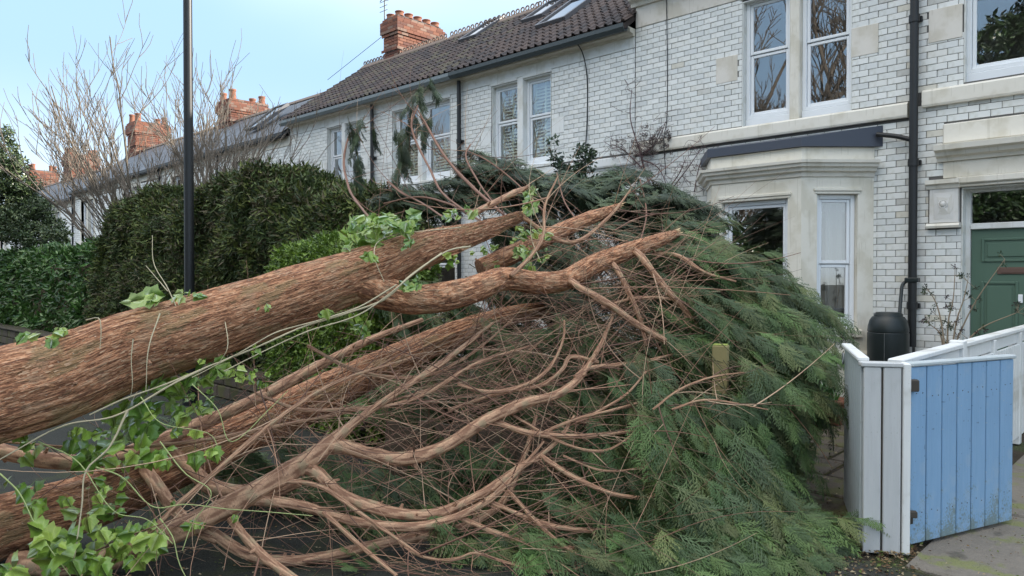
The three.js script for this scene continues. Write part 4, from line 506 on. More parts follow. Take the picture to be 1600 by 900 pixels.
const yewG = [1, 2, 3].map(s => leafyG(16, 0.085, 0.022, 1.2, s)), laurelG = [4, 5].map(s => leafyG(7, 0.14, 0.05, 0.9, s)), privetG = [6, 7].map(s => leafyG(14, 0.05, 0.024, 1.4, s)), hollyG = [8, 9].map(s => leafyG(12, 0.1, 0.045, 1.2, s));
// a clipped hedge: lumpy rounded box of leaf sprays round a dark twiggy core
function hedge(name, label, x0, x1, z0, z1, h, geos, mat, tones, density, size, lump = 0.12, hf = () => 1) {
  const g = thing(name, label, 'hedge', V(0, 0, 0)), ph = R() * 50, off = (x, y, z) => lump * (N3(x * 0.9 + ph, y * 0.9, z * 0.9) + 0.6 * N3(x * 2.3, y * 2.3 + ph, z * 2.3)), lists = geos.map(() => []);
  const rc = Math.min(0.5, (z1 - z0) * 0.35), surf = (u, v, face) => { let p, n; if (face === 0) { p = V(lerp(x0, x1, u), v * h, z1); n = V(0, 0.15, 1); } else if (face === 1) { p = V(lerp(x0, x1, u), h, lerp(z0, z1, v)); n = V(0, 1, 0); } else { p = V(face === 2 ? x1 : x0, v * h, lerp(z0, z1, u)); n = V(face === 2 ? 1 : -1, 0.15, 0); }
    const cx = clamp(p.x, x0 + rc, x1 - rc), cy = Math.min(p.y, h - rc), cz = clamp(p.z, z0 + rc, z1 - rc), c = V(cx, cy, cz), d = p.clone().sub(c); if (d.length() > rc) { d.setLength(rc); p = c.clone().add(d); } if (d.length() > 0.01) n = d.clone().normalize(); return [p, n]; };
  for (const [face, area] of [[0, (x1 - x0) * h], [1, (x1 - x0) * (z1 - z0)], [2, (z1 - z0) * h], [3, (z1 - z0) * h]]) for (let k = 0; k < area * density; k++) { const [p, n] = surf(R(), R(), face); p.y *= hf(p.x); p.addScaledVector(n, off(p.x, p.y, p.z) - 0.1 * R() * R() * 2); const q = new THREE.Quaternion().setFromUnitVectors(V(0, 1, 0), n.clone().add(V(rr(-0.7, 0.7), rr(-0.2, 0.7), rr(-0.7, 0.7))).normalize()).multiply(new THREE.Quaternion().setFromAxisAngle(V(0, 1, 0), rr(0, 6.3))), t = pick(tones), v = rr(0.75, 1.25); lists[k % geos.length].push({ m: M4(p, q, V(1, 1, 1).multiplyScalar(size * rr(0.7, 1.3))), c: C(t[0] * v, t[1] * v, t[2] * v) }); }
  geos.forEach((ge, i) => mass('foliage', ge, mat, lists[i], g));
  { const cg = []; const nn = Math.max(1, Math.round((x1 - x0) / 0.8)); for (let i = 0; i < nn; i++) { const a = lerp(x0 + 0.3, x1 - 0.3, i / nn), b = lerp(x0 + 0.3, x1 - 0.3, (i + 1) / nn); cg.push(boxG(a, b + 0.02, 0, h * Math.min(hf(a), hf(b)) - 0.3, z0 + 0.3 - 0.003 * (i % 2), z1 - 0.3 + 0.003 * (i % 2), 0.1)); } part('core', merge(cg), coreMat, g); } return g;
}
hedge('yew_hedge', 'tall dark clipped yew hedge behind the lamp post', -15.4, -7.3, 3.7, 5.35, 2.95, yewG, cypress, [[0.055, 0.085, 0.022], [0.085, 0.12, 0.028], [0.04, 0.06, 0.018], [0.15, 0.175, 0.04], [0.10, 0.085, 0.04]], 330, 1.2, 0.36, x => 1 - 0.13 * sst(-9.6, -7.2, x) - 0.06 * sst(-13.5, -15.4, x) + 0.03 * Math.sin(x * 1.7));
hedge('laurel_hedge', 'glossy large leaved laurel hedge below the evergreen tree', -27, -15.5, 4.0, 5.3, 2.18, laurelG, glossLeaf, [[0.05, 0.12, 0.022], [0.075, 0.165, 0.035], [0.04, 0.09, 0.02], [0.14, 0.23, 0.07]], 60, 1.2, 0.2);
hedge('privet_hedge', 'bright green privet hedge just beyond the fallen trunk', -7.9, -5.7, 5.0, 5.9, 2.0, privetG, leafMat, [[0.16, 0.25, 0.03], [0.22, 0.33, 0.04], [0.10, 0.17, 0.025]], 340, 1.1, 0.12);
// loose shrub or tree crown of leaf clumps in ellipsoid lobes
function crown(parent, lobes, geos, mat, tones, per, size, name = 'crown') { const lists = geos.map(() => []); for (const [c, rx, ry, rz] of lobes) { const n = Math.round(per * (rx * ry + ry * rz + rx * rz)); for (let k = 0; k < n; k++) { const u = V(rr(-1, 1), rr(-1, 1), rr(-1, 1)); if (u.length() > 1 || u.length() < 0.45 * R()) { k -= 0.5; continue; } const p = c.clone().add(V(u.x * rx, u.y * ry, u.z * rz)), t = pick(tones), v = rr(0.7, 1.25), q = new THREE.Quaternion().setFromEuler(new THREE.Euler(rr(-3, 3), rr(-3, 3), rr(-3, 3))); lists[Math.floor(R() * geos.length)].push({ m: M4(p, q, V(1, 1, 1).multiplyScalar(size * rr(0.7, 1.3))), c: C(t[0] * v, t[1] * v, t[2] * v) }); } } geos.forEach((g, i) => lists[i].length && mass(name, g, mat, lists[i], parent)); }
{ // evergreen at the left edge
  const b = atD(-30, 433, 19), g = thing('evergreen_tree', 'dark bushy evergreen tree rising above the laurel hedge', 'tree', V(0, 0, 0)); part('trunk', tubeG([V(b.x, 0, b.z), V(b.x + 0.1, 2.4, b.z), V(b.x, 4.6, b.z)], [0.16, 0.11, 0.04], { rs: 8, step: 0.3 }), branchMat, g); const lobes = []; for (const [px, py, rx, ry] of [[8, 212, 12, 16], [2, 235, 22, 22], [22, 255, 20, 18], [5, 275, 36, 28], [40, 292, 24, 20], [10, 315, 48, 30], [58, 325, 26, 18], [25, 350, 55, 28], [76, 352, 24, 18], [60, 372, 44, 20], [-45, 260, 45, 60], [-40, 330, 60, 60], [92, 368, 16, 12]]) { const d = 19 + rr(-0.7, 0.7); lobes.push([atD(px, py, d), rx * d / F, ry * d / F, rx * d / F]); } crown(g, lobes, hollyG, glossLeaf, [[0.065, 0.10, 0.04], [0.09, 0.13, 0.05], [0.045, 0.07, 0.028], [0.15, 0.19, 0.09]], 300, 0.95); }
// bare branching tree: stems, forks, twigs
function bareTree(name, label, base, h, stems, mat, seed, spread, group, twigR = 0.006) {
  const r = rngOf(seed), g = thing(name, label, 'tree', V(0, 0, 0), group), big = [], fine = []; const q = (a, b) => a + (b - a) * r();
  const grow = (p, d, len, rad, lev) => { const pts = [p.clone()], n = 5; let c = p.clone(), dir = d.clone(); for (let i = 0; i < n; i++) { dir.add(V(q(-0.17, 0.17), lev ? 0.05 : stems > 1 ? 0.09 : 0.03, q(-0.17, 0.17))).normalize(); c = c.clone().addScaledVector(dir, len / n); pts.push(c); } const r1 = Math.max(rad * 0.45, twigR * 0.7); (lev < 2 ? big : fine).push(tubeG(pts, [rad, lerp(rad, r1, 0.5), r1], { rs: lev < 2 ? 7 : 4, step: lev < 2 ? 0.15 : lev > 2 && stems === 1 ? 0.5 : 0.25, cap: false })); if (lev >= (stems > 1 ? 3 : 4)) return; const k = (stems > 1 ? [7, 5, 4] : [9, 7, 6, 5])[lev]; for (let i = 0; i < k; i++) { const t = q(0.25, 1), a = Math.min(n - 1, Math.floor(t * n)), pp = pts[a].clone().lerp(pts[a + 1], t * n - a), dd = pts[a + 1].clone().sub(pts[a]).normalize().addScaledVector(V(q(-1, 1), q(-0.35, 0.8), q(-1, 1)), stems > 1 ? 0.62 : 0.85).normalize(); grow(pp, dd, len * q(0.36, 0.62), Math.max(rad * q(0.35, 0.55), twigR), lev + 1); } };
  for (let s = 0; s < stems; s++) { const a = s / stems * 6.283 + q(-0.4, 0.4), k = stems > 1 ? q(0.25, 1) * spread : 0.04; grow(base.clone().add(V(Math.cos(a) * 0.15, 0, Math.sin(a) * 0.15)), V(Math.cos(a) * k * 1.1, 1, Math.sin(a) * k * 0.8).normalize(), h * q(0.5, 0.68), stems > 1 ? 0.036 : 0.17, 0); }
  part('trunk', merge(big), mat, g); const t = part('twigs', merge(fine), mat, g); t.userData.kind = 'stuff'; return g;
}
const bareMat = SM({ color: C(0.22, 0.165, 0.12), roughness: 0.85 });
bareTree('bare_tree', 'leafless many stemmed tree behind the yew hedge', atD(285, 433, 15.5).setY(0), 6.2, 16, SM({ color: C(0.20, 0.165, 0.13), roughness: 0.85 }), 5, 0.74, undefined, 0.006);
// trees on the far side of the road, behind the viewer: they show only in the window panes
[[-11.5, 17.5, 11, 'the upper windows above the bay'], [-15.2, 18.5, 19, 'the left pane above the bay'], [-25, 18, 13, 'the windows with louvred shutters'], [-35, 18, 17, 'the upper window between the downpipes']].forEach(([x, z, sd, w]) => bareTree('bare_tree', 'large leafless tree across the road mirrored in ' + w, V(x, -0.1, z), 15.5, 1, SM({ color: C(0.10, 0.085, 0.07), roughness: 0.9 }), sd, 0.4, undefined, 0.016));
{ const g = thing('evergreen_tree', 'tall dark evergreen across the road mirrored in the bay and right window', 'tree', V(0, 0, 0)); part('trunk', tubeG([V(-3.5, 0, 18), V(-3.5, 9, 18)], [0.3, 0.1], { rs: 8, step: 0.6 }), branchMat, g); const lobes = []; for (let k = 0; k < 10; k++) lobes.push([V(-3.5 + rr(-1.6, 1.6), 1.6 + k * 1.05, 18 + rr(-1, 1)), 2.4 - k * 0.13, 1.3, 2.4 - k * 0.13]); for (let k = 0; k < 6; k++) lobes.push([V(-8.5 - k * 1.9, 1.7 + rr(0, 0.8), 19), 1.7, 1.9, 1.3]); crown(g, lobes, hollyG, glossLeaf, [[0.03, 0.06, 0.02], [0.02, 0.04, 0.015]], 75, 2.3); }
{ // leafless climber on the bay house wall
  const g = thing('wall_climber', 'leafless purple brown climber spreading on the white wall beside the bay', 'climber', V(0, 0, 0)), l = []; const z = 0.05, P2 = (px, py, k = z) => atZ(px, py, k);
  const st = [[[1020, 300], [1006, 262], [1001, 240], [985, 185], [987, 140]], [[1003, 245], [1030, 215], [1040, 190]], [[1004, 250], [1028, 262], [1046, 300]], [[1008, 268], [975, 235], [955, 225]], [[1002, 240], [1020, 228], [1030, 205]], [[1046, 300], [1075, 262], [1097, 230]], [[1040, 300], [1062, 270], [1072, 245]], [[1010, 270], [1030, 300], [1042, 320]], [[1085, 300], [1092, 262], [1102, 238]]];
  st.forEach((s, i) => l.push(tubeG(s.map(([a, b]) => P2(a, b, z + rr(0, 0.05))), [i ? 0.012 : 0.022, 0.005], { rs: 6, step: 0.06 }))); for (let k = 0; k < 150; k++) { const s = pick(st), q = pick(s), p = P2(q[0] + rr(-14, 14), q[1] + rr(-14, 14), z + rr(0, 0.12)); l.push(tubeG([p, p.clone().add(V(rr(-0.14, 0.14), rr(-0.06, 0.14), rr(-0.02, 0.06))), p.clone().add(V(rr(-0.25, 0.25), rr(-0.12, 0.22), rr(0, 0.08)))], [0.004, 0.0025], { rs: 4, step: 0.06, cap: false })); }
  part('stem', merge(l), SM({ color: C(0.13, 0.085, 0.085), roughness: 0.9 }), g); const ls = []; for (let k = 0; k < 110; k++) { const [cx, cy] = pick([[1028, 212], [970, 232], [1000, 225], [1025, 225]]), p = P2(cx + rr(-25, 25), cy + rr(-16, 16), z + rr(0, 0.1)); ls.push({ m: M4(p, new THREE.Quaternion().setFromEuler(new THREE.Euler(rr(-3, 3), rr(-3, 3), 0)), V(0.6, 0.6, 0.6)), c: C(0.13, 0.10, 0.09) }); } mass('dead_leaves', privetG[0], leafMat, ls, g); }
{ // rose by the green door
  const g = thing('rose_bush', 'thin straggly rose bush with few dark leaves beside the green door', 'shrub', V(0, 0, 0)), l = [], ls = [], z = 0.75; const P2 = (px, py, k = z) => atZ(px, py, k); const st = [[[1480, 560], [1482, 500], [1489, 470], [1492, 430]], [[1478, 560], [1470, 500], [1462, 472], [1452, 455]], [[1484, 560], [1500, 520], [1525, 470], [1570, 405]], [[1490, 560], [1530, 515], [1590, 488]], [[1486, 560], [1495, 500], [1505, 470], [1512, 440]], [[1475, 560], [1468, 520], [1450, 505]]];
  st.forEach(s => { const zz = z + rr(-0.15, 0.15); l.push(tubeG(s.map(([a, b]) => P2(a, b, zz)), [0.011, 0.004], { rs: 6, step: 0.05 })); for (let k = 0; k < 9; k++) { const q = s[1 + Math.floor(R() * (s.length - 1))], p = P2(q[0] + rr(-14, 14), q[1] + rr(-14, 14), zz); ls.push({ m: M4(p, new THREE.Quaternion().setFromEuler(new THREE.Euler(rr(-3, 3), rr(-3, 3), 0)), V(0.55, 0.55, 0.55)), c: pick([C(0.03, 0.05, 0.025), C(0.06, 0.09, 0.03), C(0.05, 0.03, 0.03)]) }); l.push(tubeG([P2(q[0], q[1], zz), p], [0.003, 0.002], { rs: 4, step: 0.1 })); } });
  part('stem', merge(l), SM({ color: C(0.28, 0.22, 0.15), roughness: 0.85 }), g); mass('leaves', privetG[1], leafMat, ls, g); }
{ // dark leaved shrub against the wall behind the crown
  const g = thing('garden_shrub', 'upright dark leaved shrub in front of the white wall beyond the fallen crown', 'shrub', V(0, 0, 0)), l = []; const lobes = []; for (const [px, py, w, hh] of [[868, 235, 8, 20], [880, 255, 12, 18], [905, 250, 12, 22], [922, 245, 8, 18], [890, 280, 28, 25], [915, 275, 16, 25]]) { const d = 10.2; lobes.push([atD(px, py, d), w * d / F, hh * d / F, w * d / F]); l.push(tubeG([atD(895, 433, d).setY(0), atD(893, 330, d), atD(px, py, d)], [0.02, 0.012, 0.004], { rs: 5, step: 0.2 })); } part('stem', merge(l), bareMat, g); crown(g, lobes, hollyG, glossLeaf, [[0.03, 0.05, 0.025], [0.04, 0.07, 0.03], [0.06, 0.09, 0.05]], 420, 0.75, 'foliage'); }
// ---------------------------------------------------------------- the fallen tree
const tree = thing('fallen_tree', 'large uprooted conifer lying over the garden with reddish stems and dark green sprays', 'tree', V(0, 0, 0));
// a stem traced as [px, py, depth in metres, thickness in px]
const trace = l => ({ pts: l.map(([x, y, d]) => x instanceof THREE.Vector3 ? x : atD(x, y, d)), rad: l.map(([x, y, d, t]) => x instanceof THREE.Vector3 ? y : t * d / F / 2 * (t < 41 && d < 5.3 ? 0.9 : 1)) });
const stemsAll = [];
function stem(l, name = 'branch', o = {}) { if (o.thin) l = l.map(([x, y, d, t]) => [x, y, d, t * o.thin]); const { pts, rad } = trace(l); stemsAll.push({ pts, rad, w: o.w ?? 1 }); const seed = R() * 100, big = rad[0] > 0.07;
  const rough = big ? (a, s, r) => { const c = Math.cos(a), n = Math.sin(a); return r * 0.13 * N3(c * 0.9 + seed, n * 0.9, s * 0.9) + r * 0.09 * N3(c * 2.5 + seed, n * 2.5, s * 1.6) + (rad[0] > 0.12 ? 0.018 : 0.010) * Math.abs(N3(c * 9 + seed, n * 9, s * 2.2)) + 0.006 * N3(c * 22, n * 22 + seed, s * 6); } : (a, s, r) => r * (0.2 * N3(s * 5 + seed, Math.cos(a) * 0.9, Math.sin(a) * 0.9) + 0.22 * Math.max(0, N3(s * 11, seed, Math.sin(a) * 0.7)) + 0.08 * N3(s * 40, seed, Math.sin(a) * 2));
  return part(name, tubeG(pts, rad, { rs: o.rs ?? (rad[0] > 0.12 ? 110 : big ? 48 : 12), step: o.step ?? (rad[0] > 0.12 ? 0.016 : big ? 0.022 : 0.035), rough, uvw: big ? 0.5 : 0.3 }), o.mat ?? (big ? bark : branchMat), tree); }
stem([[V(-5.0, 0.42, 11.3), 0.29], [V(-4.62, 0.74, 10.2), 0.245], [0, 619, 3.6, 138], [100, 590, 3.72, 131], [200, 549, 3.86, 120], [300, 518, 4.0, 107], [400, 484, 4.18, 92], [500, 449, 4.4, 82], [575, 424, 4.58, 75], [650, 393, 4.8, 58], [705, 376, 5.05, 43], [760, 359, 5.35, 27], [812, 338, 5.7, 13]], 'trunk', { w: 0.5 });
stem([[520, 436, 4.48, 52], [570, 446, 4.52, 56], [615, 462, 4.6, 48], [660, 468, 4.68, 44], [725, 457, 4.8, 42], [790, 436, 5.0, 38], [840, 442, 5.1, 37], [880, 438, 5.2, 34], [930, 412, 5.4, 30], [985, 391, 5.6, 25], [1030, 376, 5.8, 20], [1056, 365, 6.0, 11]], 'trunk', { w: 0.8 });
stem([[V(-5.1, 0.16, 10.6), 0.2], [-90, 862, 3.95, 108], [0, 825, 4.1, 92], [130, 786, 4.3, 80], [250, 736, 4.5, 72], [350, 690, 4.8, 66], [430, 654, 5.1, 60], [520, 610, 5.4, 55], [620, 562, 5.8, 48], [700, 525, 6.1, 38], [780, 498, 6.4, 30], [860, 480, 6.7, 20], [940, 455, 7, 12]], 'trunk', { w: 1.1 });
stem([[750, 420, 5.5, 30], [790, 402, 5.6, 29], [830, 383, 5.8, 28], [880, 359, 6.0, 24], [930, 338, 6.2, 20], [966, 323, 6.4, 9]], 'branch', { rs: 30 });
stem([[-130, 690, 4.0, 24], [-30, 700, 4.05, 26], [60, 717, 4.1, 28], [140, 722, 4.2, 28], [220, 702, 4.35, 26], [300, 668, 4.55, 24], [400, 624, 4.8, 22], [450, 597, 5.0, 20], [510, 565, 5.2, 16], [580, 530, 5.5, 12], [660, 500, 5.8, 7]]);
stem([[20, 880, 4.0, 40], [90, 884, 3.98, 38], [160, 876, 3.96, 38], [240, 846, 3.97, 38], [340, 800, 4.05, 37], [400, 768, 4.1, 36], [460, 732, 4.2, 34], [500, 706, 4.27, 30], [560, 655, 4.4, 13], [640, 600, 4.6, 11], [700, 560, 4.8, 10], [770, 505, 5.1, 5]], 'branch', { rs: 30 });
stem([[488, 708, 4.27, 22], [531, 697, 4.3, 25], [573, 708, 4.32, 24], [615, 716, 4.34, 24], [658, 712, 4.38, 23], [700, 695, 4.42, 22], [760, 656, 4.5, 21], [820, 630, 4.6, 18], [868, 617, 4.7, 15], [898, 597, 4.8, 13], [914, 578, 4.9, 11], [938, 540, 5.0, 7], [958, 495, 5.1, 4]]);
stem([[898, 590, 4.82, 8], [916, 577, 4.9, 9], [960, 571, 5.0, 9], [1009, 565, 5.1, 7], [1062, 550, 5.2, 4]]);
stem([[455, 728, 4.22, 20], [492, 737, 4.22, 22], [531, 771, 4.2, 21], [573, 790, 4.2, 20], [630, 803, 4.22, 19], [680, 803, 4.25, 18], [720, 788, 4.3, 17], [768, 762, 4.36, 15], [819, 726, 4.44, 12], [847, 709, 4.5, 9], [875, 684, 4.56, 7], [897, 650, 4.65, 4]]);
stem([[380, 782, 4.1, 16], [416, 782, 4.1, 18], [464, 789, 4.1, 17], [503, 800, 4.1, 17], [559, 816, 4.1, 16], [616, 823, 4.13, 16], [670, 820, 4.17, 15], [712, 808, 4.22, 14], [765, 780, 4.3, 12], [805, 742, 4.4, 8], [850, 690, 4.5, 4]]);
stem([[300, 815, 4.1, 18], [334, 835, 4.07, 19], [371, 859, 4.05, 19], [407, 873, 4.05, 19], [447, 877, 4.07, 19], [503, 871, 4.1, 18], [559, 858, 4.15, 18], [616, 845, 4.2, 17], [692, 832, 4.3, 16], [743, 815, 4.38, 14], [785, 785, 4.5, 12], [820, 710, 4.75, 10], [838, 650, 5, 6]]);
stem([[262, 700, 4.5, 24], [292, 729, 4.45, 27], [334, 762, 4.4, 27], [377, 771, 4.35, 25], [420, 773, 4.3, 18], [470, 755, 4.35, 12]]);
stem([[225, 730, 4.35, 22], [240, 752, 4.25, 21], [267, 789, 4.15, 20], [302, 824, 4.08, 18], [340, 845, 4.05, 14]]);
stem([[360, 812, 4.02, 14], [390, 847, 3.9, 16], [419, 875, 3.82, 16], [462, 905, 3.75, 14], [520, 940, 3.7, 8]]);
for (const l of [
  [[717, 808, 4.25, 9], [768, 830, 4.2, 10], [807, 844, 4.18, 10], [864, 857, 4.16, 9], [931, 851, 4.2, 7], [985, 838, 4.25, 4]],
  [[762, 783, 4.32, 8], [807, 802, 4.28, 9], [858, 821, 4.24, 9], [926, 830, 4.26, 8], [973, 830, 4.3, 7], [1050, 828, 4.4, 4]],
  [[793, 765, 4.36, 6], [836, 813, 4.22, 7], [883, 855, 4.1, 6], [945, 884, 4.05, 4]],
  [[845, 712, 4.48, 8], [881, 737, 4.42, 9], [920, 757, 4.4, 9], [959, 772, 4.38, 8], [1016, 777, 4.38, 6], [1038, 764, 4.4, 5], [1080, 758, 4.45, 3]],
  [[765, 655, 4.55, 10], [819, 675, 4.5, 11], [889, 682, 4.55, 9], [973, 676, 4.65, 6], [1020, 668, 4.75, 3]],
  [[620, 845, 4.15, 4], [650, 866, 4.05, 5], [687, 875, 4.02, 5], [717, 872, 4.0, 5], [740, 864, 4.0, 5], [779, 875, 3.98, 5], [830, 890, 3.96, 5], [889, 892, 3.96, 5], [931, 875, 4.0, 4], [965, 868, 4.05, 3]],
  [[800, 648, 4.6, 4], [868, 687, 4.5, 5], [910, 702, 4.5, 5], [949, 703, 4.52, 4], [988, 678, 4.6, 4], [1021, 634, 4.7, 2]],
  [[880, 432, 5.2, 12], [907, 450, 5.1, 13], [955, 478, 5.05, 12], [1000, 510, 5.1, 11], [1057, 541, 5.2, 9], [1090, 556, 5.3, 5]],
  [[985, 388, 5.6, 9], [1000, 400, 5.5, 11], [1040, 450, 5.4, 10], [1080, 497, 5.4, 8], [1100, 530, 5.4, 5]],
  [[950, 405, 5.5, 6], [960, 415, 5.4, 8], [980, 452, 5.3, 8], [1000, 500, 5.3, 7], [1010, 540, 5.3, 4]],
  [[735, 335, 5.3, 9], [770, 318, 5.5, 10], [800, 303, 5.7, 10], [824, 293, 5.9, 6]],
  [[812, 335, 5.7, 7], [850, 362, 5.6, 7], [880, 378, 5.6, 7], [905, 376, 5.7, 6], [940, 350, 5.9, 5], [962, 328, 6.0, 4], [985, 297, 6.2, 2]],
  [[798, 432, 4.9, 9], [830, 400, 5.0, 6], [848, 370, 5.1, 5], [852, 320, 5.3, 4], [872, 275, 5.5, 2]],
  [[0, 690, 3.9, 4], [150, 700, 4.0, 5], [300, 690, 4.1, 6], [420, 668, 4.3, 6], [560, 640, 4.5, 5], [700, 600, 4.8, 4]],
  [[60, 905, 3.6, 10], [180, 870, 3.62, 10], [300, 770, 3.75, 10], [420, 665, 4.0, 8], [520, 600, 4.3, 6], [640, 560, 4.7, 4]],
  [[400, 615, 4.4, 5], [470, 640, 4.4, 7], [530, 640, 4.45, 7], [600, 635, 4.5, 7], [660, 618, 4.6, 7], [740, 570, 4.8, 6], [830, 540, 5.1, 4]],
  [[480, 540, 4.6, 6], [540, 572, 4.6, 6], [600, 588, 4.65, 6], [670, 586, 4.8, 6], [740, 550, 5.0, 5], [800, 500, 5.2, 3]],
  [[700, 640, 4.8, 5], [780, 615, 4.8, 6], [850, 600, 4.85, 7], [880, 575, 4.9, 7], [890, 558, 4.95, 8], [935, 566, 5.0, 6]],
  [[715, 600, 4.7, 6], [760, 612, 4.7, 7], [820, 602, 4.75, 7], [858, 575, 4.8, 6], [880, 530, 4.9, 4], [882, 500, 4.95, 3]],
  [[505, 800, 4.05, 8], [560, 850, 3.95, 8], [620, 900, 3.8, 6]],
  [[440, 750, 4.15, 9], [500, 760, 4.12, 8], [560, 800, 4.05, 7], [660, 870, 3.9, 5]],
  [[880, 712, 4.46, 4], [940, 735, 4.44, 4], [1000, 730, 4.5, 3], [1060, 700, 4.6, 2]],
  [[900, 660, 4.6, 5], [940, 640, 4.65, 5], [980, 615, 4.7, 4], [1010, 580, 4.8, 3]],
  [[840, 680, 4.55, 5], [900, 655, 4.6, 6], [960, 640, 4.65, 5], [1020, 622, 4.7, 3]],
  [[1020, 640, 4.55, 4], [1060, 610, 4.6, 4], [1110, 590, 4.7, 4], [1180, 580, 4.8, 2]], [[1050, 640, 4.5, 4], [1100, 625, 4.5, 4], [1200, 640, 4.55, 2]],
  [[1020, 395, 5.8, 7], [1060, 400, 5.7, 7], [1100, 425, 5.6, 5], [1150, 440, 5.6, 3]], [[940, 480, 5.3, 5], [1000, 465, 5.4, 5], [1060, 470, 5.4, 4], [1120, 500, 5.4, 3]],
]) stem(l, 'branch', { w: 0.8 });
for (const l of [
  [[760, 352, 5.4, 4], [690, 300, 6.4, 5], [673, 267, 6.8, 5], [647, 213, 7.3, 5], [643, 193, 7.4, 4], [653, 165, 7.5, 3]],
  [[790, 338, 5.6, 5], [733, 287, 6.4, 7], [697, 247, 6.9, 6], [667, 197, 7.4, 5], [653, 172, 7.5, 3]],
  [[600, 362, 5.0, 4], [567, 328, 6.0, 5], [543, 287, 7.2, 5], [538, 243, 7.7, 5], [551, 205, 7.9, 3], [575, 198, 8, 2]],
  [[700, 345, 5.4, 4], [660, 318, 6.4, 4], [625, 300, 7.0, 4], [605, 285, 7.4, 3], [612, 300, 7.4, 2]], [[740, 340, 5.6, 5], [700, 318, 6.6, 5], [650, 308, 7.2, 4], [600, 318, 7.5, 3]], [[780, 330, 6, 3], [745, 280, 6.8, 4], [728, 240, 7.4, 4], [735, 225, 7.5, 2]], [[850, 330, 6.2, 3], [800, 280, 6.9, 3], [760, 250, 7.3, 3], [728, 235, 7.6, 2]], [[905, 350, 6.2, 3], [880, 310, 6.9, 3], [870, 270, 7.2, 2]], [[1000, 380, 6.2, 3], [1010, 330, 6.8, 3], [1000, 280, 7.2, 2]], [[960, 360, 6.2, 3], [1000, 340, 6.6, 3], [1060, 330, 6.9, 2]],
]) stem(l, 'branch', { w: 0.3, thin: 0.72, mat: twigMats[1] });
// bark shreds lifting off the big stems
{ const g = new THREE.BufferGeometry(); g.setAttribute('position', new THREE.Float32BufferAttribute([-0.5, 0, 0, 0.5, 0, 0, 0.45, 0.35, 0.5, -0.5, 0, 0, 0.45, 0.35, 0.5, -0.4, 0.35, 0.5, -0.4, 0.35, 0.5, 0.45, 0.35, 0.5, 0.05, 1, 1], 3)); g.computeVertexNormals(); const list = [];
  stemsAll.slice(0, 3).forEach((s, si) => { const c = new THREE.CatmullRomCurve3(s.pts, false, 'centripetal'); for (let k = 0; k < [6500, 1700, 2600][si]; k++) { const t = R() ** 0.9, p = c.getPoint(t), T = c.getTangent(t), kk = t * (s.rad.length - 1), k0 = Math.min(s.rad.length - 2, Math.floor(kk)), r = lerp(s.rad[k0], s.rad[k0 + 1], kk - k0); const a = rr(0, 6.283), n0 = V(0, 1, 0).addScaledVector(T, -T.y).normalize(), b = T.clone().cross(n0), n = n0.multiplyScalar(Math.cos(a)).addScaledVector(b, Math.sin(a)); const z = T.clone().multiplyScalar(R() < 0.7 ? 1 : -1).addScaledVector(n.clone().cross(T), rr(-0.12, 0.12)).normalize(), x = n.clone().cross(z).normalize(), m = new THREE.Matrix4().makeBasis(x.multiplyScalar(rr(0.003, 0.008)), n.clone().multiplyScalar(rr(0.002, 0.008)), z.multiplyScalar(rr(0.015, 0.05))); m.setPosition(p.addScaledVector(n, r * 1.0 + 0.003)); list.push({ m, c: pick([C(0.34, 0.16, 0.085), C(0.44, 0.23, 0.13), C(0.24, 0.105, 0.055), C(0.54, 0.34, 0.21), C(0.36, 0.22, 0.13)]) }); } });
  mass('bark_shreds', g, SM({ roughness: 0.9, side: THREE.DoubleSide }), list, tree); }
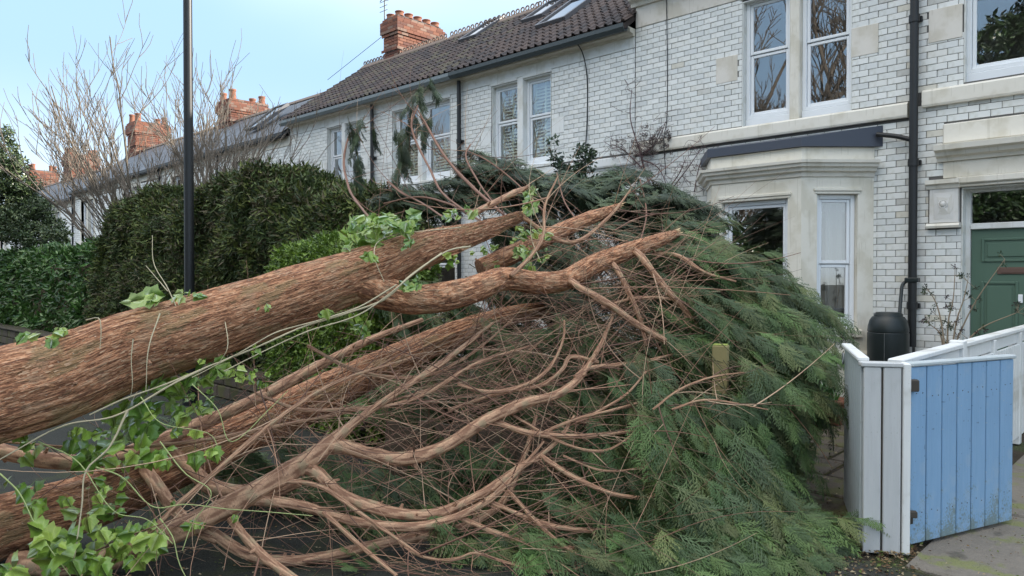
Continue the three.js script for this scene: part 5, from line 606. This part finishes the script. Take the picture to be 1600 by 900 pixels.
// twigs: thin shoots from every branch, and a thicket of dead shoots inside the crown
{ const bins = twigMats.map(() => []);
  const shoot = (p, d, len, r, bend, n = 5) => { const pts = [p.clone()]; let c = p.clone(), dir = d.clone().normalize(); const b = V(rr(-1, 1), rr(-1, 1), rr(-1, 1)).multiplyScalar(0.10).add(bend); for (let i = 0; i < n; i++) { dir.addScaledVector(b, 1 / n * 2).normalize(); c = c.clone().addScaledVector(dir, len / n); if (c.y < 0.02) c.y = 0.02 + 0.03 * R(); pts.push(c); } bins[Math.floor(R() * 4)].push(tubeG(pts, [r, r * 0.7, r * 0.35], { rs: 4, step: len / 9, cap: false })); return pts; };
  const sag = [V(0.25, -0.3, -0.2), V(0.1, 0.28, -0.1), V(0, -0.12, 0), V(0.2, 0.12, -0.25)];
  for (const s of stemsAll) { const c = new THREE.CatmullRomCurve3(s.pts, false, 'centripetal'), len = c.getLength(), n = Math.round(len * (s.rad[0] > 0.1 ? 8 : 14) * s.w); for (let k = 0; k < n; k++) { const t = R() ** 0.8, p = c.getPoint(t), T = c.getTangent(t); const d = T.clone().multiplyScalar(rr(0.15, 0.9)).add(V(rr(-0.9, 0.9), rr(-0.75, 0.6), rr(-0.9, 0.9))); const q = shoot(p, d, rr(0.35, 1.35) * (0.55 + 0.6 * R()), rr(0.0013, 0.0038) * (R() < 0.2 ? 1.6 : 1), pick(sag), 7); if (R() < 0.4) shoot(q[2 + Math.floor(R() * 2)], d.clone().add(V(rr(-0.8, 0.8), rr(-0.6, 0.6), rr(-0.8, 0.8))), rr(0.12, 0.4), rr(0.0013, 0.0025), pick(sag), 4); } }
  for (const [px, py, d, rx, ry, n] of [[840, 500, 5.6, 130, 50, 260], [950, 460, 5.8, 90, 60, 150], [720, 590, 5.1, 130, 60, 200], [640, 660, 4.7, 150, 70, 120], [820, 640, 4.9, 110, 60, 130], [930, 420, 6.0, 80, 50, 70], [560, 720, 4.3, 160, 90, 70], [760, 760, 4.5, 120, 70, 50], [420, 700, 4.3, 120, 80, 60], [1000, 480, 5.5, 60, 70, 110], [720, 290, 7, 80, 40, 30], [880, 860, 4.1, 150, 40, 80], [1050, 420, 5.7, 60, 40, 60]]) for (let k = 0; k < n * 0.62; k++) { const p = atD(px + rx * rr(-1, 1), py + ry * rr(-1, 1), d + rr(-0.35, 0.6)); if (p.y < 0.03) p.y = 0.05; const a = rr(-1, 1), dir = RIGHT.clone().multiplyScalar(rr(0.3, 1)).add(V(0, a * 0.8, 0)).addScaledVector(FWD, rr(-0.5, 0.7)); shoot(p, dir, rr(0.3, 1.1), rr(0.0011, 0.0028), pick(sag), 7); }
  bins.forEach((b, i) => { const m = part('twigs', merge(b), twigMats[i], tree); m.userData.kind = 'stuff'; }); }
{ // snapped side shoots, and pale splinters at the broken ends
  const l = []; for (const s of stemsAll) { const c = new THREE.CatmullRomCurve3(s.pts, false, 'centripetal'), len = c.getLength(); for (let k = 0; k < len * (s.rad[0] > 0.1 ? 5 : 4); k++) { const t = R(), p = c.getPoint(t), T = c.getTangent(t), kk = t * (s.rad.length - 1), k0 = Math.min(s.rad.length - 2, Math.floor(kk)), r = lerp(s.rad[k0], s.rad[k0 + 1], kk - k0); if (r < 0.016) continue; const d = V(rr(-1, 1), rr(-1, 1), rr(-1, 1)); d.addScaledVector(T, -d.dot(T)).normalize().addScaledVector(T, rr(0, 0.8)).normalize(); const h = rr(0.008, 0.04), w = Math.min(r * 0.4, rr(0.004, 0.011)); l.push(tubeG([p.clone().addScaledVector(d, r * 0.6), p.clone().addScaledVector(d, r + h * 0.4), p.clone().addScaledVector(d, r + h)], [w * 1.6, w, w * 0.8], { rs: 6, step: 0.03 })); } }
  const m = part('snapped_shoots', merge(l), branchMat, tree); m.userData.kind = 'stuff';
  const pale = SM({ color: C(0.62, 0.43, 0.24), roughness: 0.8 }); for (const i of [0, 1, 3]) { const s = stemsAll[i], e = s.pts.at(-1), T = e.clone().sub(s.pts.at(-2)).normalize(), r = s.rad.at(-1), q = []; for (let k = 0; k < 16; k++) { const o = V(rr(-1, 1), rr(-1, 1), rr(-1, 1)).multiplyScalar(r * 0.8); o.addScaledVector(T, -o.dot(T)); const b = e.clone().add(o); q.push(tubeG([b.clone().addScaledVector(T, -0.02), b.clone().addScaledVector(T, rr(0.02, 0.11)).add(o.multiplyScalar(0.4))], [r * rr(0.2, 0.45), 0.001], { rs: 4, step: 0.05 })); } part('broken_end', merge(q), pale, tree); } }
// feathery conifer sprays
function frondG(seed, L, droop, fat = 1) { const r = rngOf(seed), P = []; const strip = (pts, w0, w1, side) => { for (let i = 0; i + 1 < pts.length; i++) { const a = lerp(w0, w1, i / (pts.length - 1)), b = lerp(w0, w1, (i + 1) / (pts.length - 1)), p = pts[i], q = pts[i + 1], s = side; const A = p.clone().addScaledVector(s, a), B = p.clone().addScaledVector(s, -a), D = q.clone().addScaledVector(s, b), E = q.clone().addScaledVector(s, -b); P.push(...A.toArray(), ...B.toArray(), ...D.toArray(), ...B.toArray(), ...E.toArray(), ...D.toArray()); } };
  const ax = t => V(0.04 * L * Math.sin(t * 3 + seed), -droop * L * t * t, L * t), n = 17; strip([0, 0.2, 0.4, 0.6, 0.8, 1].map(ax), 0.0035, 0.0015, V(1, 0, 0));
  for (let i = 0; i < n; i++) { const t = 0.08 + 0.9 * i / n, sg = i % 2 ? 1 : -1, o = ax(t), l = L * (0.13 + 0.33 * Math.sin(Math.PI * Math.min(1, 0.18 + t * 0.85))) * (0.75 + 0.5 * r()) * (1 - 0.45 * t), a = 0.62 + 0.25 * r(), T = ax(Math.min(1, t + 0.05)).sub(ax(t - 0.05)).normalize(), side = V(sg, 0, 0), tilt = (r() - 0.5) * 0.5; const d = T.clone().multiplyScalar(Math.cos(a)).addScaledVector(side, Math.sin(a)).add(V(0, tilt, 0)).normalize(); const bp = u => o.clone().addScaledVector(d, l * u).add(V(0, -0.28 * l * u * u, 0.12 * l * u * u)); const sd = d.clone().cross(V(0, 1, 0)).normalize(); strip([0, 0.35, 0.7, 1].map(bp), 0.0032 * fat, 0.0012 * fat, sd);
    for (let k = 0; k < 9; k++) { const u = 0.14 + 0.86 * k / 9, s2 = k % 2 ? 1 : -1, q = bp(u), ll = l * (0.36 * (1 - 0.6 * u) + 0.05) * (0.7 + 0.6 * r()), e = d.clone().multiplyScalar(0.8).addScaledVector(sd, s2 * 0.62).add(V(0, (r() - 0.65) * 0.5, 0)).normalize(), w = e.clone().cross(V(0, 1, 0)).normalize().multiplyScalar(0.0034 * fat); const m = q.clone().addScaledVector(e, ll * 0.55).add(V(0, -ll * 0.06, 0)), tp = q.clone().addScaledVector(e, ll).add(V(0, -ll * 0.2, 0)); P.push(...q.clone().toArray(), ...m.clone().add(w).toArray(), ...m.clone().sub(w).toArray(), ...m.clone().add(w).toArray(), ...tp.toArray(), ...m.clone().sub(w).toArray()); } }
  const g = new THREE.BufferGeometry(); g.setAttribute('position', new THREE.Float32BufferAttribute(P, 3)); g.computeVertexNormals(); return g; }
const fronds = [[1, 0.34, 0.35, 1.3], [2, 0.42, 0.55, 1.3], [3, 0.28, 0.25, 1.2], [4, 0.38, 0.8, 1.3], [5, 0.36, 0.5, 1.9], [6, 0.32, 0.75, 1.9]].map(a => frondG(...a));
{ const lists = fronds.map(() => []), W = (r, u, f) => RIGHT.clone().multiplyScalar(r).add(V(0, u, 0)).addScaledVector(FH, f);
  const G1 = [[0.050, 0.095, 0.026], [0.068, 0.122, 0.030], [0.038, 0.070, 0.022], [0.085, 0.14, 0.036], [0.055, 0.09, 0.034], [0.10, 0.12, 0.036], [0.085, 0.11, 0.034]], G2 = [[0.045, 0.072, 0.034], [0.06, 0.09, 0.042], [0.036, 0.058, 0.029], [0.075, 0.105, 0.045]], G3 = [[0.10, 0.19, 0.05], [0.13, 0.22, 0.06]];
  const place = (p, f, s, tones, v) => { const [qx, qy, qd] = pxOf(p), reach = 60 * f.dot(RIGHT); if (qd < 5.12 && qy > 470 && qy < 612 && qx > 1085 - Math.max(0, reach) * 1.3 && qx < 1150 - Math.min(0, reach)) return; if (p.y < 0.05) p.y = 0.05 + 0.1 * R(); if (p.y < 0.25 && f.y < -0.1) { f.y = -0.05; f.normalize(); } const up = V(rr(-0.45, 0.45), 1, rr(-0.45, 0.45)).addScaledVector(FH, -0.6), x = up.cross(f).normalize(), y = f.clone().cross(x), m = new THREE.Matrix4().makeBasis(x.multiplyScalar(s), y.multiplyScalar(s), f.clone().multiplyScalar(s)); m.setPosition(p); const t = pick(tones), w = v * rr(0.85, 1.15); lists[qd > 6.4 ? 4 + Math.floor(R() * 2) : Math.floor(R() * 4)].push({ m, c: C(t[0] * w, t[1] * w, t[2] * w) }); };
  const boughs = [];
  // each bough: a drooping axis with sprays to both sides, shorter towards the tip
  const blob = (px, py, d, rx, ry, rd, n, dir, tones, size = 1, hollow = 0.5) => { const nb = Math.max(1, Math.round(n * 1.5 / 13)); for (let k = 0; k < nb; k++) { let u; do u = V(rr(-1, 1), rr(-1, 1), rr(-1, 1)); while (u.length() > 1 || u.length() < hollow * R()); const len = size * rr(0.4, 0.72), p = atD(px + rx * u.x, py - ry * u.y, d + u.z * rd); const f = dir.clone().normalize().add(W(u.x * 0.5, u.y * 0.4, u.z * 0.5)).add(V(rr(-0.4, 0.4), rr(-0.35, 0.3), rr(-0.4, 0.4))).normalize(); p.addScaledVector(f, -len * 0.55); const v = rr(0.7, 1.25), droop = rr(0.15, 0.7), sd = f.clone().cross(V(0, 1, 0)).normalize(), at = t => p.clone().addScaledVector(f, len * t).add(V(0, -droop * len * t * t * 0.6, 0)); boughs.push([at(0), at(0.5), at(1)]); const m = 13; for (let i = 0; i < m; i++) { const t = 0.1 + 0.9 * i / (m - 1), g = i === m - 1 ? 0 : (i % 2 ? 1 : -1) * rr(0.35, 0.95), ff = f.clone().addScaledVector(sd, g).add(V(0, -droop * t * 0.8 + rr(-0.25, 0.12), 0)).normalize(); place(at(t), ff, size * rr(0.55, 0.9) * (1.05 - 0.35 * t), tones, v); } } };
  const RD = W(0.75, -0.55, 0.1), RR = W(0.9, -0.2, 0.1), RU = W(0.6, 0.15, 0.4), DN = W(0.12, -1, 0.05);
  // right hand mass, from the bay down to the path
  blob(1070, 425, 6.1, 75, 50, 0.6, 300, RR, G1); blob(1160, 430, 6.2, 80, 42, 0.6, 330, RR, G1); blob(1225, 475, 5.9, 60, 38, 0.5, 260, RD, G1); blob(1130, 480, 5.7, 110, 45, 0.5, 330, RR, G1);
  blob(1215, 540, 5.4, 62, 28, 0.45, 220, RR, G1); blob(1080, 545, 5.5, 80, 45, 0.4, 260, RR, G1); blob(1175, 590, 5.1, 75, 42, 0.4, 300, RD, G1); blob(1050, 620, 5.0, 75, 45, 0.4, 230, RD, G1);
  blob(1165, 648, 4.85, 62, 46, 0.4, 260, RD, G1); blob(1075, 690, 4.75, 95, 55, 0.4, 350, RD, G1); blob(1155, 735, 4.6, 70, 55, 0.4, 320, RD, G1); blob(1200, 800, 4.45, 55, 42, 0.35, 240, RD, G1); blob(1110, 800, 4.4, 105, 50, 0.35, 380, RD, G1); blob(1165, 845, 4.28, 75, 28, 0.28, 250, RR, G1);
  blob(1040, 860, 4.15, 110, 40, 0.28, 260, RD, G1); blob(930, 875, 4.08, 90, 30, 0.25, 90, RD, G1, 0.85); blob(950, 800, 4.6, 90, 50, 0.4, 130, RD, G1); blob(960, 710, 4.9, 80, 50, 0.4, 140, RD, G1); blob(960, 640, 5.2, 80, 45, 0.4, 130, RD, G1); blob(850, 760, 4.95, 80, 60, 0.35, 50, RD, G1, 0.9); blob(850, 870, 4.1, 50, 25, 0.2, 26, RD, G3, 0.6); blob(985, 875, 4.02, 30, 25, 0.15, 30, RU, G3, 0.6); blob(1160, 510, 5.3, 70, 16, 0.25, 40, RU, G3, 0.8); blob(555, 888, 3.9, 12, 10, 0.08, 8, RU, G3, 0.4);
  blob(1262, 470, 5.9, 22, 14, 0.2, 40, RR, G1); blob(1285, 545, 5.3, 18, 10, 0.15, 30, RU, G3, 0.8); blob(1250, 600, 5.05, 22, 16, 0.2, 40, RR, G1); blob(1215, 690, 4.8, 20, 16, 0.2, 30, RD, G1); blob(1262, 815, 4.4, 22, 14, 0.15, 40, RR, G1); blob(1110, 395, 6.3, 30, 16, 0.3, 40, RU, G1);
  // crown tips over the garden, greyer
  blob(1050, 330, 7.2, 65, 50, 0.6, 281, RR, G2, 1.0); blob(975, 300, 7.5, 75, 45, 0.6, 281, RU, G2, 1.0); blob(890, 300, 7.7, 70, 42, 0.6, 238, RU, G2, 1.0); blob(800, 280, 7.9, 50, 38, 0.5, 162, RU, G2, 1.0); blob(745, 255, 8.1, 32, 38, 0.4, 101, RU, G2, 1.0); blob(690, 300, 8.0, 75, 28, 0.5, 140, RU, G2, 1.0); blob(630, 300, 8.0, 45, 25, 0.4, 64, RU, G2, 1.0); blob(1000, 385, 6.9, 90, 35, 0.6, 248, RR, G2, 1.0); blob(880, 365, 7.0, 80, 35, 0.6, 162, RR, G2, 1.0); blob(1090, 370, 6.6, 45, 35, 0.5, 140, RR, G1, 1.0);
  for (const [px, py, rx, ry, n] of [[652, 150, 12, 16, 16], [648, 180, 13, 22, 22], [627, 225, 12, 35, 34], [622, 270, 14, 22, 22], [565, 205, 20, 9, 14], [553, 240, 10, 36, 30], [585, 215, 8, 12, 8], [668, 190, 10, 12, 8], [690, 135, 22, 6, 6]]) blob(px, py, 7.7, rx, ry, 0.12, n * 0.9, DN.clone().add(V(rr(-0.5, 0.5), 0, rr(-0.3, 0.3))), G2, 0.58, 0);
  // what shows through the branches
  blob(820, 520, 6.6, 130, 60, 0.5, 260, RR, G1); blob(960, 530, 6.0, 90, 60, 0.4, 240, RR, G1); blob(720, 620, 6.3, 130, 60, 0.4, 240, RR, G1); blob(600, 600, 6.6, 110, 50, 0.4, 120, RR, G1); blob(850, 660, 5.5, 100, 50, 0.3, 120, RD, G1); blob(700, 470, 7, 120, 50, 0.4, 150, RR, G1); blob(815, 550, 6.2, 65, 38, 0.3, 130, RR, G1); blob(760, 520, 6.6, 60, 40, 0.3, 100, RR, G1); blob(560, 770, 4.9, 140, 40, 0.25, 150, RD, G1); blob(740, 740, 5.0, 110, 50, 0.25, 170, RD, G1); blob(420, 720, 5.2, 90, 40, 0.3, 90, RD, G1); blob(760, 860, 4.35, 90, 22, 0.15, 80, RD, G1); blob(300, 690, 5.2, 70, 30, 0.3, 50, RD, G1); blob(930, 460, 6.5, 90, 45, 0.4, 200, RR, G2); blob(1010, 440, 6.3, 60, 50, 0.4, 160, RR, G1); blob(820, 420, 6.8, 90, 35, 0.4, 130, RR, G2);
  { const m = part('bough_stems', merge(boughs.map(b => tubeG(b, [0.0035, 0.0018], { rs: 4, step: 0.12, cap: false }))), SM({ color: C(0.12, 0.11, 0.05), roughness: 0.8 }), tree); m.userData.kind = 'stuff'; }
  fronds.forEach((g, i) => mass('foliage', g, cypress, lists[i], tree)); }

// ---------------------------------------------------------------- ivy on the stems
{ const ivy = thing('ivy_plant', 'bright green lobed ivy trailing over and under the fallen trunk', 'ivy', V(0, 0, 0));
  const out = [[0, -0.02], [0.20, -0.13], [0.45, -0.03], [0.40, 0.20], [0.52, 0.45], [0.27, 0.60], [0, 0.98]];
  const ivyG = [[0.22, 1], [-0.2, 1.12], [0.4, 0.85], [-0.35, 0.95], [0.1, 1.2]].map(([cup, wide], v) => { const P = [], UVs = [], z = (x, y) => cup * (x * x * 1.1 + (y - 0.3) ** 2 * 0.5) - 0.06 * Math.abs(x) + 0.03 * Math.sin(x * 9 + v) * y; const pt = ([x, y]) => { UVs.push(x / 1.3 + 0.5, (y + 0.2) / 1.3); return [x * wide * (1 - 0.25 * cup * x), y, z(x, y) * 1.6 + (v % 2 ? 0.12 : -0.08) * x * y]; }, mid = [[0, 0.12], [0, 0.34], [0, 0.6]]; const tr = (a, b, c) => P.push(...pt(a), ...pt(b), ...pt(c)); for (const s of [1, -1]) { const o = out.slice(0, 7).map(([x, y]) => [x * s, y]); tr(o[0], o[1], mid[0]); tr(o[1], o[2], o[3]); tr(o[1], o[3], mid[0]); tr(mid[0], o[3], mid[1]); tr(o[3], o[4], o[5]); tr(o[3], o[5], mid[1]); tr(mid[1], o[5], mid[2]); tr(o[5], o[6], mid[2]); } for (const q of [[-0.012, -0.01, 0], [0.012, -0.01, 0], [0.01, -0.75, -0.25]]) { P.push(...q); UVs.push(0.5, 0.02); } const g = new THREE.BufferGeometry(); g.setAttribute('position', new THREE.Float32BufferAttribute(P, 3)); g.setAttribute('uv', new THREE.Float32BufferAttribute(UVs, 2)); const w = mergeVertices(g, 1e-4); w.computeVertexNormals(); return w; });
  let count = 0; const rest = [];
  const leaf = (p, size, face) => { const n = (face || V(rr(-0.6, 0.6), rr(0.1, 0.9), rr(-0.5, 0.5)).addScaledVector(FH, -0.7)).normalize(), dn = V(rr(-0.7, 0.7), rr(-1.0, 0.3), rr(-0.7, 0.7)), y = dn.addScaledVector(n, -dn.dot(n)).normalize(), x = y.clone().cross(n).normalize(); const m = new THREE.Matrix4().makeBasis(x.multiplyScalar(size * rr(0.85, 1.15)), y.multiplyScalar(size), n.multiplyScalar(size)); m.setPosition(p); if (count++ < 290) { const o = part('leaf', pick(ivyG), pick(ivyMats), ivy); o.applyMatrix4(m); } else rest.push({ m, c: pick([C(0.30, 0.46, 0.07), C(0.22, 0.38, 0.06), C(0.42, 0.57, 0.11)]) }); };
  for (const [px, py, d, rx, ry, n, s] of [[232, 468, 3.86, 12, 8, 2, 0.14], [292, 461, 3.92, 18, 6, 5, 0.085], [60, 527, 3.62, 32, 8, 6, 0.075], [95, 516, 3.66, 6, 4, 2, 0.06], [590, 350, 4.62, 35, 14, 20, 0.11], [628, 350, 4.6, 22, 16, 14, 0.12], [560, 372, 4.6, 26, 16, 12, 0.1], [578, 398, 4.3, 6, 4, 2, 0.09], [636, 380, 4.45, 8, 6, 2, 0.08], [645, 445, 4.35, 10, 7, 4, 0.09], [508, 488, 4.18, 8, 6, 2, 0.08], [410, 483, 3.92, 9, 3, 2, 0.06], [830, 312, 5.6, 9, 18, 10, 0.085], [720, 335, 5.2, 30, 8, 8, 0.08], [830, 372, 5.4, 30, 22, 16, 0.08], [760, 400, 5.5, 26, 16, 8, 0.07], [830, 405, 5.3, 25, 14, 8, 0.08], [562, 505, 4.5, 10, 16, 6, 0.1], [290, 610, 3.95, 50, 30, 18, 0.1], [330, 580, 3.95, 50, 20, 10, 0.09], [200, 655, 3.9, 45, 28, 18, 0.11], [160, 710, 3.8, 40, 20, 10, 0.12], [328, 700, 3.7, 5, 3, 1, 0.15], [300, 712, 3.72, 5, 4, 1, 0.11], [235, 715, 3.75, 26, 14, 7, 0.1], [90, 690, 3.8, 60, 25, 10, 0.09], [85, 850, 3.45, 35, 28, 12, 0.13], [190, 850, 3.55, 45, 30, 14, 0.1], [20, 885, 3.4, 14, 8, 3, 0.11], [150, 780, 3.7, 50, 30, 12, 0.09], [35, 770, 3.6, 24, 22, 5, 0.09], [55, 790, 3.55, 10, 8, 2, 0.09], [265, 788, 3.72, 5, 4, 1, 0.06], [305, 822, 3.75, 10, 6, 3, 0.06], [365, 808, 3.85, 4, 3, 1, 0.05], [230, 845, 3.6, 20, 20, 6, 0.1], [260, 640, 3.95, 60, 40, 14, 0.09], [400, 590, 4.1, 30, 10, 4, 0.06], [400, 552, 3.98, 8, 14, 3, 0.06], [120, 880, 3.5, 40, 16, 8, 0.1], [700, 405, 4.9, 20, 10, 4, 0.07]]) for (let k = 0; k < n * 1.6; k++) leaf(atD(px + rx * rr(-1, 1), py + ry * rr(-1, 1), d + rr(-0.14, 0.14)), s * rr(0.4, 0.95));
  if (rest.length) mass('leaves', ivyG[1], PM({ map: ivyVein, roughness: 0.32, transmission: 0.28, thickness: 0, side: THREE.DoubleSide }), rest, ivy);
  const vine = (l, r, m = vineMat) => { const pts = l.map(([x, y, d]) => atD(x, y, d)); part('stem', tubeG(pts, [r, r * 0.7, r * 0.5], { rs: 6, step: 0.03, rough: (a, s) => r * 0.3 * N3(s * 18, r * 900, a) }), m, ivy); };
  vine([[690, 396, 4.6], [640, 432, 4.42], [600, 468, 4.3], [540, 490, 4.22], [470, 512, 4.05], [400, 543, 3.92], [320, 575, 3.8], [260, 600, 3.72], [190, 625, 3.65], [140, 648, 3.6]], 0.0075); vine([[735, 385, 4.75], [700, 392, 4.6], [650, 425, 4.42], [610, 458, 4.3], [560, 492, 4.2], [480, 518, 4.05], [420, 545, 3.95], [350, 580, 3.82]], 0.006); vine([[620, 445, 4.3], [560, 480, 4.2], [500, 500, 4.1], [430, 520, 3.98], [380, 548, 3.88], [300, 590, 3.76]], 0.005); vine([[320, 575, 3.8], [270, 600, 3.72], [180, 650, 3.6], [100, 665, 3.55], [0, 718, 3.45], [-40, 740, 3.4]], 0.006); vine([[200, 640, 3.62], [170, 700, 3.55], [135, 735, 3.5], [128, 790, 3.45], [118, 860, 3.4], [108, 905, 3.38]], 0.006); vine([[0, 740, 3.4], [30, 770, 3.38], [55, 820, 3.36], [80, 860, 3.36], [110, 900, 3.36]], 0.004, vineGreen);
  vine([[150, 730, 3.6], [190, 745, 3.6], [240, 792, 3.6], [290, 788, 3.62], [350, 795, 3.68], [420, 800, 3.75], [488, 806, 3.82]], 0.004, vineGreen); vine([[250, 690, 3.65], [290, 740, 3.6], [330, 770, 3.58], [300, 820, 3.55], [285, 860, 3.5]], 0.0035, vineGreen); vine([[250, 810, 3.6], [270, 840, 3.56], [280, 880, 3.52], [300, 920, 3.5]], 0.004, vineGreen); vine([[60, 690, 3.6], [120, 720, 3.55], [180, 800, 3.5], [230, 812, 3.5], [270, 850, 3.48]], 0.0035, vineGreen); vine([[250, 490, 3.78], [232, 545, 3.66], [228, 610, 3.62]], 0.004); vine([[208, 530, 3.68], [205, 560, 3.66], [207, 600, 3.64], [204, 620, 3.64]], 0.003); vine([[135, 500, 3.72], [155, 498, 3.66], [158, 520, 3.63], [156, 545, 3.61]], 0.0035); vine([[350, 492, 3.95], [355, 545, 3.8], [340, 570, 3.8]], 0.003); vine([[280, 490, 3.85], [262, 450, 3.95], [240, 410, 4.1], [238, 368, 4.2]], 0.0032); vine([[262, 455, 3.93], [245, 435, 4.0], [228, 415, 4.1]], 0.003); vine([[720, 355, 5.0], [600, 372, 4.6], [585, 400, 4.35], [600, 440, 4.28]], 0.004); vine([[845, 410, 5.2], [830, 370, 5.4], [830, 330, 5.6], [826, 290, 5.7]], 0.004);
  vine([[300, 600, 3.74], [340, 640, 3.72], [360, 690, 3.7], [420, 640, 3.9], [450, 610, 4.0]], 0.003, vineGreen); vine([[220, 620, 3.66], [250, 660, 3.62], [330, 680, 3.66], [345, 720, 3.62]], 0.003, vineGreen); }

scene.traverse(o => { if (o.isMesh) { o.castShadow = true; o.receiveShadow = true; } });
renderer.render(scene, camera);
